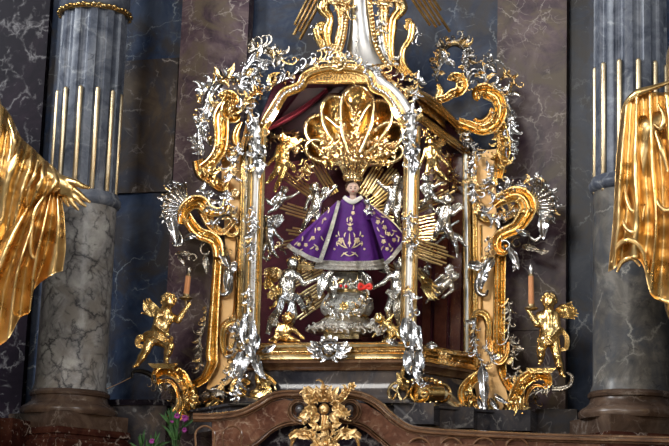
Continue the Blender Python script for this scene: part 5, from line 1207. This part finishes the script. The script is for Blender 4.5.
ang('gold cherub high behind the right side pane', .24, 5, GOLD, (431, 141, 3), (431, 150, 2), (432, 163, 1), [((424, 156, 4), (421, 163, 5)), ((438, 155, 4), (445, 162, 5))], [((427, 172, 4), (424, 182, 2)), ((438, 171, 5), (446, 179, 3))], wings=[(436, 148, 50, 12, 8, 10, -2)])
ang('small silver cherub straddling the rays behind the right side pane', .22, 4.2, SILVW, (425, 178, 3), (427, 186, 2), (430, 195, 1), [((421, 189, 4), (425, 195, 6)), ((434, 187, 4), (440, 184, 5))], [((424, 202, 4), (420, 208, 2)), ((437, 200, 4), (444, 203, 3))])
ang('silver curly headed cherub behind the side pane, above the spread rays', .24, 5.6, SILVW, (448, 199, 4), (445, 210, 2), (443, 222, 1), [((437, 212, 5), (432, 208, 5)), ((453, 214, 4), (459, 210, 5))], [((437, 231, 5), (433, 239, 2)), ((450, 232, 5), (453, 241, 2))], wings=[(452, 208, 10, 12, 9, 30, -2)])
ang('silver cherub diving head first behind the right side pane', .26, 4.4, SILV, (441, 228, 4), (447, 233, 2), (454, 238, 1), [((442, 238, 5), (438, 242, 5)), ((450, 226, 4), (455, 223, 4))], [((456, 246, 4), (457, 255, 2)), ((461, 239, 4), (465, 246, 2))])
ang('silver cherub flying low behind the right side pane', .24, 4.8, SILVW, (454, 276, 4), (447, 282, 2), (439, 288, 1), [((442, 276, 5), (436, 281, 5)), ((452, 290, 5), (446, 295, 6))], [((431, 288, 4), (423, 288, 2)), ((434, 296, 4), (427, 301, 2))], wings=[(450, 276, 100, 13, 9, -20, -2)])
m = MB()
for i, (a, L) in enumerate(((-35, 22), (-45, 26), (-55, 28), (-62, 26), (-70, 22))): m.add(leaf(421 + i * .3, 276 + i, a, L, 3.4, 10, 3, 1, z=4 - i * .4), .18)
t = m.build('gilt_feathers', GOLD); tag(t, 'spray of gold feathers beside the right corner post, under the low cherub', 'feather spray')
gb = thing('gilt_bouquet', 'bunch of gold leaves and blossoms by the left corner post, low down', 'bouquet', Q(272, 300, .08))
m = MB(); rosette(m, 268, 284, .06, 6.5, 6, 4); rosette(m, 277, 291, .06, 6, 6, 4, 20); m.build('blossom', GOLD, gb) if False else None
for x, y, r_, ro in ((268, 284, 6.5, 0), (277, 291, 6, 20), (271, 295, 5, 40)):
    m = MB(); rosette(m, x, y, .06, r_, 6, 4, ro); m.build('blossom', GOLD, gb)
orn('leaves', GOLD, gb, [(266, 276), (272, 284), (276, 296), (280, 302)], .08, 9, 20, 350, curls=.1)
# ------------------------------------------------------------------ candle bearers
YC2 = .20
CG = 'gilded candle bearing cherubs'
putto('candle_bearer', 'gilded winged cherub on the left bracket, lifting a candle to its right', 'cherub', YC2, 7.3, (168.5, 300.5, 5), (165, 317.5, 3), (157, 337, 2), [((156, 326, 8), (164, 332, 13)), ((178, 320, 6), (186, 308.5, 6))],
      [((146, 350, 7), (137, 365, 5)), ((170, 346, 12), (166, 359, 9))], FIGG, wings=[(159, 314, 152, 22, 14, -35, -2)], face=(.55, .12, .85), group=CG, sash=[([(141, 340, 2), (148, 334, 8), (158, 336, 12), (168, 341, 10), (172, 338, 4)], 4), ([(146, 336, 4), (139, 338, 5), (138, 345, 4), (144, 347, 4)], 3.4)], fine=True, fat=1.32)
putto('candle_bearer', 'gilded winged cherub on the right bracket, lifting a candle to its left', 'cherub', YC2, 7.3, (549, 300.5, 5), (548, 318, 3), (549, 338, 2), [((537, 324, 7), (530.5, 314, 6)), ((558, 328, 7), (552, 335, 12))],
      [((541, 349, 12), (541, 361, 9)), ((557, 356, 7), (562, 374, 4))], FIGG, wings=[(556, 312, 8, 24, 15, -30, -2)], face=(-.5, .15, .85), group=CG, sash=[([(538, 340, 6), (547, 342, 12), (556, 336, 8), (562, 328, 2)], 3.6), ([(562, 330, 2), (567, 338, 3), (566, 348, 3), (561, 350, 3)], 3)], fine=True, fat=1.32)
def candle(label, x0, y0, x1, y1, ytip, grip):
    t = thing('candle', label, 'candle', Q(x0, y0 + 4, YC2, 6))
    z = 6; d = nrm((x1 - x0, y1 - y0, 0)); c0 = np.array((x0, y0, z))
    part('wax', WAX, [sweep([(x0, y0, z), (x1, y1, z)], [3.0, 2.7], [3.0, 2.7], C12)], YC2, t, 40)
    tip = np.array((x1, y1, z)); L = y1 - ytip
    part('bulb_socket', BRASS, [sweep([tip, tip + d * 2.2], 2.4, 2.4, C12)], YC2, t, 40)
    part('bulb', SILVD if x0 < 300 else SILVS, [sweep([tip + d * 2, tip + d * (2 + L * .3), tip + d * (2 + L * .6), tip + d * (L * .95)], [1.6, 2.5, 1.8, .3], [1.6, 2.5, 1.8, .3], C12)], YC2, t, 60)
    part('cup', BRASS, [ball(c0 - d * 1.5, 3.6, 12, 8), sweep([c0 - d * 3, c0 - d * 6], [1.6, 2.4], [1.6, 2.4], C8)], YC2, t, 60)
    m = MB(); w = conv([c0 - d * 5.0], YC2)[0]; k_ = kk(w)
    m.addw(*lathe(w, [(0, 0), (4 * k_, -.3 * k_), (7 * k_, 1.2 * k_), (7.2 * k_, .6 * k_), (4 * k_, -1.2 * k_), (0, -1.2 * k_)], 20)); m.build('drip_tray', BRASS, t)
    part('stem', BRASS, [sweep([c0 - d * 5, grip], [1.2, 1], [1.2, 1], C8)], YC2, t, 40)
candle('orange candle raised by the left gilded cherub', 186.3, 294, 188.3, 276, 266, (186, 312, 7))
candle('orange candle raised by the right gilded cherub', 531.3, 304, 531, 276, 263, (530.5, 318, 7))
# wire from the bracket to the column foot
w0, w1 = Q(132, 377, .24), Q(106.5, 389, .16)
tag(MB().addw(*sweep([w0, (w0 + w1) / 2 - (0, 0, .002), w1], .0016, .0016, C6)).build('wire', WIRE), 'thin copper wire stretched from the left bracket to the column foot', 'wire')

# ------------------------------------------------------------------ gilded ornament on the pediment
po = thing('pediment_ornament', 'gilded leaf and flower ornament between the scrolls of the pediment', 'carved ornament', Q(325, 460, YP - .03))
YO = YP - .06
q = head_prims(v3((324, 409, 3)), 5.6, (0, .35, 1))
MB().add(sdf_mesh(q, .8), YO).build('carved_mask', OLDG, po, sharp=0)
for a in ((324, 402, 92, 20, 5, 5), (318, 402, 118, 20, 4.5, 20), (330, 402, 66, 18, 4.5, -20), (314, 405, 140, 18, 4.5, -30), (334, 405, 42, 26, 4.5, 20), (327, 402, 78, 18, 3.5, -10), (321, 402, 105, 18, 3.5, 10)):
    part('plume', OLDG, [leaf(*a, h=3, lobes=3, z=3)], YO, po)
for a in ((316, 407, 215, 20, 7.5, -20), (333, 406, -32, 20, 7.5, 20), (318, 413, 240, 14, 5, -20), (331, 413, -60, 14, 5, 20)):
    part('collar_leaf', OLDG, [leaf(*a, h=4, lobes=5, z=4)], YO, po)
for x, y, r in ((306, 390, 4.5), (309, 397, 4), (352, 386, 4.8), (345, 393, 4.2)):
    m = MB(); rosette(m, x, y, YO, r, 6, 2); m.build('blossom', OLDG, po)
part('stem', OLDG, [sweep(cat([(325, 416, 2), (324, 426, 4), (326, 440, 4), (325, 456, 2)], 5), [5, 4, 5, 6], [5, 4, 4, 5], R3)], YO, po)
for sx in (-1, 1):
    f = lambda pts: [(325 + sx * a, b, c) for a, b, c in pts]
    part('acanthus_scroll', OLDG, [sweep(cat(f([(2, 452, 2), (10, 440, 4), (20, 432, 5), (30, 436, 5), (34, 446, 4)]), 6), [2, 3.6, 4, 3, 1.6], [3, 4, 3], R2), leaf(325 + sx * 14, 437, 90 - sx * 70, 24, 6, sx * -60, 4, 5, z=4), leaf(325 + sx * 22, 432, 90 - sx * 100, 16, 5, sx * -60, 4, 4, z=5), leaf(325 + sx * 8, 442, 90 - sx * 150, 16, 5, sx * 40, 4, 4, z=4)], YO, po)
    part('acanthus_leaf', OLDG, [leaf(325 + sx * 5, 430, 90 - sx * 50, 14, 4, sx * -40, 3, 3, z=5)], YO, po)
for k_, pth in enumerate(([(318, 404), (312, 396), (306, 392)], [(330, 404), (340, 396), (350, 388)], [(322, 402), (323, 392), (324, 384)], [(316, 410), (308, 414), (302, 420)], [(334, 408), (342, 412), (346, 418)], [(316, 424), (324, 430), (334, 424)], [(298, 436), (310, 430), (322, 438)], [(328, 438), (340, 430), (352, 436)])):
    m = MB(); rocaille(m, pth, YO - .02, 7, 12, 600 + k_, curls=.08, bead=.25, w=.26, z=3); m.build('leaf_spray', OLDG, po)
m = MB(); rosette(m, 325, 444, YO - .01, 8, 7, 4); m.build('blossom', OLDG, po)

# ------------------------------------------------------------------ flowers at the lower left
def bunch(label, x, y, n, spread, h, blooms, Y, seed):
    rng = random.Random(seed); t = thing('flower_bunch', label, 'flowers', Q(x, y + 22, Y))
    for i in range(n):
        a = rng.uniform(-1, 1); tx, ty = x + a * spread, y - h * rng.uniform(.45, 1); z = rng.uniform(-8, 8)
        part('stem', GREEN, [sweep(cat([(x + a * 3, y + 22, 0), ((x + a * 3 + tx) / 2 + a, (y + ty) / 2 + 8, z * .5), (tx, ty, z)], 5), .55, .55, C6)], Y, t, 0)
        part('leaf', GREEN, [leaf((x + tx) / 2 + a * 2, (y + ty) / 2 + 6, 90 - a * 50 + rng.uniform(-25, 25), rng.uniform(12, 20), 1.9, rng.uniform(-50, 50), 2, 1, z=z)], Y, t, 0)
        part('leaf', GREEN, [leaf(x + a * 4, y + 12, 90 - a * 35 + rng.uniform(-25, 25), rng.uniform(12, 22), 1.7, rng.uniform(-40, 40), 2, 1, z=z + 2)], Y, t, 0)
    for i, (bx, by, r) in enumerate(blooms):
        m = MB()
        for k in range(9): m.add(leaf(bx, by, 40 * k + 13 * i, r * rng.uniform(.8, 1.1), r * .34, 20, r * .5, 1, z=6 + k * .2, nu=6), Y)
        m.build('blossom', PINK, t, 0)
bunch('bunch of magenta flowers on long green stems at lower left', 175, 428, 9, 12, 20, [(177, 416, 3.6), (185, 418, 4.2), (184.5, 430, 3), (172, 421, 2.4)], -.12, 3)
bunch('low green foliage with one dull pink bloom beside the magenta flowers', 146, 444, 7, 14, 10, [(152, 441, 3.4)], -.12, 4)

# ------------------------------------------------------------------ gilded statues at the sides
YL = -.32
gs = thing('gilded_statue', 'gilded robed statue at the left edge stretching out its open hand', 'statue', Q(-20, 346, YL))
q = [('c', (-28, 80, -8), (-26, 170, -10), 26, 30, 8), ('c', (-26, 170, -10), (-34, 330, -16), 30, 34, 8), ('c', (-40, 330, -16), (-46, 452, -16), 34, 38, 8), ('c', (-16, 112, -2), (12, 160, 2), 18, 15, 8), ('c', (12, 160, 2), (50, 180, 8), 14, 8, 6)]
MB().add(sdf_mesh(q, 3), YL).build('figure', STATG, gs, sharp=0)
q = [('c', (40, 172, 8), (55, 179, 9), 8, 7, 2), ('c', (54, 179, 9), (63, 184, 10), 7, 7.5, 2), ('c', (61, 183, 10), (70, 188, 10), 7.6, 6, 2), ('c', (63, 191, 9), (70, 193, 9), 6, 5, 2),
     ('c', (66, 180, 12), (76, 182.5, 16), 3.8, 3.2, 1), ('c', (76, 182.5, 16), (82, 186, 17), 3.2, 2.8, .5), ('c', (82, 186, 17), (89, 187.6, 15), 2.7, 1.8, .5),
     ('c', (71, 187, 11), (78, 192.5, 13), 3.2, 2.8, .8), ('c', (78, 192.5, 13), (83.5, 197.5, 13), 2.7, 2.4, .5), ('c', (83.5, 197.5, 13), (89.5, 202, 12), 2.4, 1.6, .5),
     ('c', (70, 191, 10), (76, 198, 12), 3.2, 2.8, .8), ('c', (76, 198, 12), (80.5, 202.5, 12), 2.7, 2.3, .5), ('c', (80.5, 202.5, 12), (85.5, 206, 11), 2.3, 1.5, .5),
     ('c', (67, 193, 9), (71, 201, 10), 3.1, 2.7, .8), ('c', (71, 201, 10), (74.5, 205.5, 10), 2.6, 2.2, .5), ('c', (74.5, 205.5, 10), (78, 209.5, 9), 2.2, 1.4, .5),
     ('c', (63, 194, 8), (65.5, 201, 8), 2.8, 2.3, .8), ('c', (65.5, 201, 8), (68.5, 206, 8), 2.2, 1.3, .5)]
MB().add(sdf_mesh(q, .8), YL).build('hand', STATG, gs, sharp=0)
Z = lambda i, a=4, b=14: b if i % 2 else a
def folds(rows): return rows
mant = loft([[(60, 186, 4), (64, 215, 8), (66, 245, 6), (63, 271, 2)], [(57, 188, 10), (58, 220, 16), (55, 250, 15), (50, 276, 10)], [(54, 190, 4), (51, 222, 5), (45, 255, 3), (33, 291, 1)], [(51, 192, 12), (44, 225, 19), (36, 262, 18), (30, 312, 12)],
             [(47, 194, 6), (37, 228, 9), (26, 270, 8), (20, 318, 4)], [(42, 198, 13), (30, 232, 22), (16, 278, 24), (9, 338, 16)], [(36, 202, 4), (22, 236, 6), (6, 285, 5), (-4, 348, 4)], [(28, 206, 14), (10, 242, 22), (-8, 290, 24), (-20, 360, 16)], [(18, 212, 6), (-5, 250, 10), (-25, 300, 8), (-40, 360, 6)]], 7, 12, 2, 2.0, 16)
MB().add(mant, YL).build('mantle', STATG, gs, sharp=0)
sl = loft([[(58, 171, 6), (62, 181, 15), (57, 190, 13), (52, 191, 4)], [(54, 167, 9), (56, 180, 21), (50, 192, 18), (44, 199, 8)], [(49, 163, 6), (49, 179, 15), (44, 194, 14), (37, 205, 5)], [(44, 159, 10), (43, 176, 24), (35, 196, 21), (29, 213, 9)],
           [(38, 153, 7), (35, 172, 17), (28, 196, 16), (21, 225, 6)], [(32, 147, 11), (30, 168, 25), (20, 198, 24), (12, 238, 12)], [(27, 143, 7), (23, 162, 18), (14, 194, 18), (4, 245, 8)], [(22, 138, 10), (16, 156, 26), (6, 190, 26), (-8, 250, 14)], [(16, 128, 8), (8, 150, 20), (-4, 186, 20), (-22, 252, 10)]], 7, 10, 2, 2.2, 12)
MB().add(sl, YL).build('sleeve', STATG, gs, sharp=0)
bod = loft([[(20, 138, 6), (21, 146, 12), (18, 156, 12)], [(14, 122, 10), (13, 140, 24), (8, 168, 24)], [(9, 113, 8), (6, 138, 19), (0, 174, 20)], [(4, 107, 12), (-1, 134, 28), (-9, 178, 28)], [(-4, 101, 10), (-12, 134, 22), (-20, 184, 22)], [(-16, 97, 14), (-26, 136, 30), (-36, 190, 28)], [(-34, 94, 10), (-44, 136, 20), (-54, 190, 18)]], 7, 10, 2, 2.2, 12)
MB().add(bod, YL).build('shoulder_cloth', STATG, gs, sharp=0)
part('cloth_fold', STATG, [sweep(cat(p, 8), [1.2, w, 1], [1.5, w, 1.2], C8) for p, w in (([(8, 118, 22), (14, 140, 27), (10, 165, 24)], 2.6),)], YL, gs, 0)
part('cloth_fold', STATG, [sweep(cat([(38, 160, 18), (34, 176, 24), (26, 190, 22)], 8), [1.2, 2.4, 1], [1.5, 2.4, 1.2], C8)], YL, gs, 0)
part('cloth_fold', STATG, [sweep(cat([(44, 196, 16), (34, 214, 19), (30, 250, 18), (36, 256, 14), (40, 230, 14)], 8), [1.4, 2.4, 2.6, 2.2, 1], [2, 2.6, 1.4], C8)], YL, gs, 0)
part('dark_cuff', STATG, [sweep(cat([(50, 186, 12), (54, 190, 14), (60, 187, 14)], 6), [2, 3, 2], 2.4, R2)], YL, gs, 0)

YR = -.34
gr = thing('gilded_statue', 'gilded draped statue cut off by the right edge of the picture', 'statue', Q(660, 305, YR)); gr['label'] = 'gilded draped statue with hanging sleeve in front of the right column'
q = [('c', (700, 60, -10), (704, 180, -12), 34, 36, 8), ('c', (704, 180, -12), (704, 300, -14), 40, 40, 8), ('c', (712, 300, -14), (722, 448, -14), 38, 40, 8), ('c', (690, 110, -6), (648, 128, -4), 16, 14, 8), ('c', (648, 128, -4), (636, 180, -4), 13, 12, 8), ('e', (706, 28, 0), (17, 21, 18), 3)]
MB().add(sdf_mesh(q, 3), YR).build('figure', STATG, gr, sharp=0)
drp = loft([[(621, 112, -4), (616, 160, 0), (613, 220, 0), (608, 272, -4)], [(626, 104, 8), (621, 160, 15), (618, 220, 14), (614, 269, 6)], [(632, 98, 5), (628, 160, 9), (627, 215, 7), (622, 262, 4)], [(637, 94, 12), (636, 160, 17), (637, 220, 20), (634, 258, 15)], [(643, 92, 4), (645, 160, 3), (648, 225, 6), (643, 266, 6)],
            [(650, 92, 10), (653, 165, 13), (656, 225, 18), (650, 293, 8)], [(657, 92, 3), (662, 170, 4), (664, 230, 6), (660, 301, 2)], [(667, 92, 14), (673, 170, 22), (675, 230, 22), (672, 304, 8)], [(682, 88, 6), (690, 160, 8), (692, 230, 8), (694, 306, 2)]], 8, 14, 2, 2.2, 16)
MB().add(drp, YR).build('mantle', STATG, gr, sharp=0)
for pth, w in (([(622, 112, 2), (628, 101, 8), (638, 93, 12), (652, 88, 12), (676, 80, 10)], 3.2), ([(623, 176, 10), (627, 200, 14), (633, 211, 17), (638, 202, 16), (641, 180, 12)], 2.0), ([(619, 206, 8), (624, 224, 12), (633, 232, 18), (641, 222, 14), (645, 204, 14)], 2.4),
                ([(612, 262, 6), (618, 246, 12), (630, 240, 18), (642, 250, 16), (648, 272, 12)], 3.0), ([(617, 272, 8), (622, 262, 10), (632, 258, 14), (640, 266, 12)], 2.4), ([(655, 130, 14), (662, 150, 18), (668, 172, 18)], 2.6), ([(658, 104, 14), (664, 116, 18), (661, 128, 18), (654, 124, 14)], 2.4),
                ([(653, 190, 14), (660, 206, 18), (668, 210, 18), (674, 200, 16)], 2.2)):
    part('cloth_fold', STATG, [sweep(cat([(a, b, c - 2.2) for a, b, c in pth], 8), [w * .5, w * 1.3, w * .5], [w * .5, w * 1.1, w * .5], C12)], YR, gr, 0)
# ------------------------------------------------------------------ light
def area(name, loc, tgt, sx, sy, power, col):
    l = bpy.data.lights.new(name, 'AREA'); l.shape = 'RECTANGLE'; l.size = sx; l.size_y = sy; l.energy = power; l.color = col
    o = bpy.data.objects.new(name, l); COL.objects.link(o); o.location = loc
    o.rotation_euler = (Vector(tgt) - Vector(loc)).to_track_quat('-Z', 'Y').to_euler()
    return o
area('nave_window_and_fill', (-7.5, -5.5, 8.0), (0, 0, 3.2), 1.4, 3.0, 740, (.90, .95, 1))
area('nave_window_and_fill', (6.0, -7.5, 7.0), (0, 0, 3.2), 1.4, 3.0, 260, (.92, .96, 1))
area('nave_window_and_fill', (-1.0, -13, 7.5), (0, 0, 3.2), 3.0, 3.0, 420, (1, .96, .9))
area('nave_window_and_fill', (-2.8, -7.0, 9.3), (0, 0, 3.0), 2.0, 2.0, 170, (1, .97, .92))  # added fill, no known window; brightens the upward facets of the ledge
for x, y, z, p in ((-2.6, -4.2, 4.6, 28), (2.9, -3.8, 4.3, 22), (.4, -5.0, 1.0, 50), (-1.6, -5.5, 1.6, 26)):  # unseen warm lamps added for highlights on the gold, two from below
    l = bpy.data.lights.new('warm_fill_lamp', 'POINT'); l.energy = p; l.color = (1, .86, .68); l.shadow_soft_size = .09
    o = bpy.data.objects.new('warm_fill_lamp', l); COL.objects.link(o); o.location = (x, y, z)
for x, y, z, p in ((-1.0, -1.8, 1.78, 9), (.1, -1.9, 1.78, 11), (1.2, -1.8, 1.78, 9)):  # unseen lamps added below the view to brighten the gold undersides
    l = bpy.data.lights.new('low_fill_lamp', 'POINT'); l.energy = p; l.color = (1, .86, .66); l.shadow_soft_size = .07
    o = bpy.data.objects.new('low_fill_lamp', l); COL.objects.link(o); o.location = (x, y, z)
for x in (-.26, .26):
    l = bpy.data.lights.new('shrine_lamp', 'POINT'); l.energy = 5.5; l.color = (1, .88, .72); l.shadow_soft_size = .03
    o = bpy.data.objects.new('shrine_lamp', l); COL.objects.link(o); o.location = (x, .03, Q(330, 118, .03)[2])
wd = bpy.data.worlds.new('church'); SC.world = wd; wd.use_nodes = True
nt = wd.node_tree; bg = nt.nodes['Background']; L = nt.links.new
tc = node(nt, 'ShaderNodeTexCoord')
n = node(nt, 'ShaderNodeTexNoise', Scale=3.6, Detail=3.0); L(tc.outputs['Generated'], n.inputs['Vector'])
r = ramp(nt, n.outputs[0], [(.36, (.035, .028, .022)), (.50, (.11, .10, .088)), (.58, (.42, .39, .34)), (.66, (1.3, 1.27, 1.2))])
L(r.outputs[0], bg.inputs[0]); bg.inputs[1].default_value = .55
SC.view_settings.view_transform = 'Standard'; SC.view_settings.look = 'None'; SC.view_settings.gamma = 1; SC.view_settings.exposure = 0.0; SC.view_settings.use_curve_mapping = False
SC.cycles.max_bounces = 7; SC.cycles.glossy_bounces = 4; SC.cycles.transparent_max_bounces = 8; SC.cycles.caustics_reflective = False; SC.cycles.caustics_refractive = False
SC.cycles.sample_clamp_indirect = 4
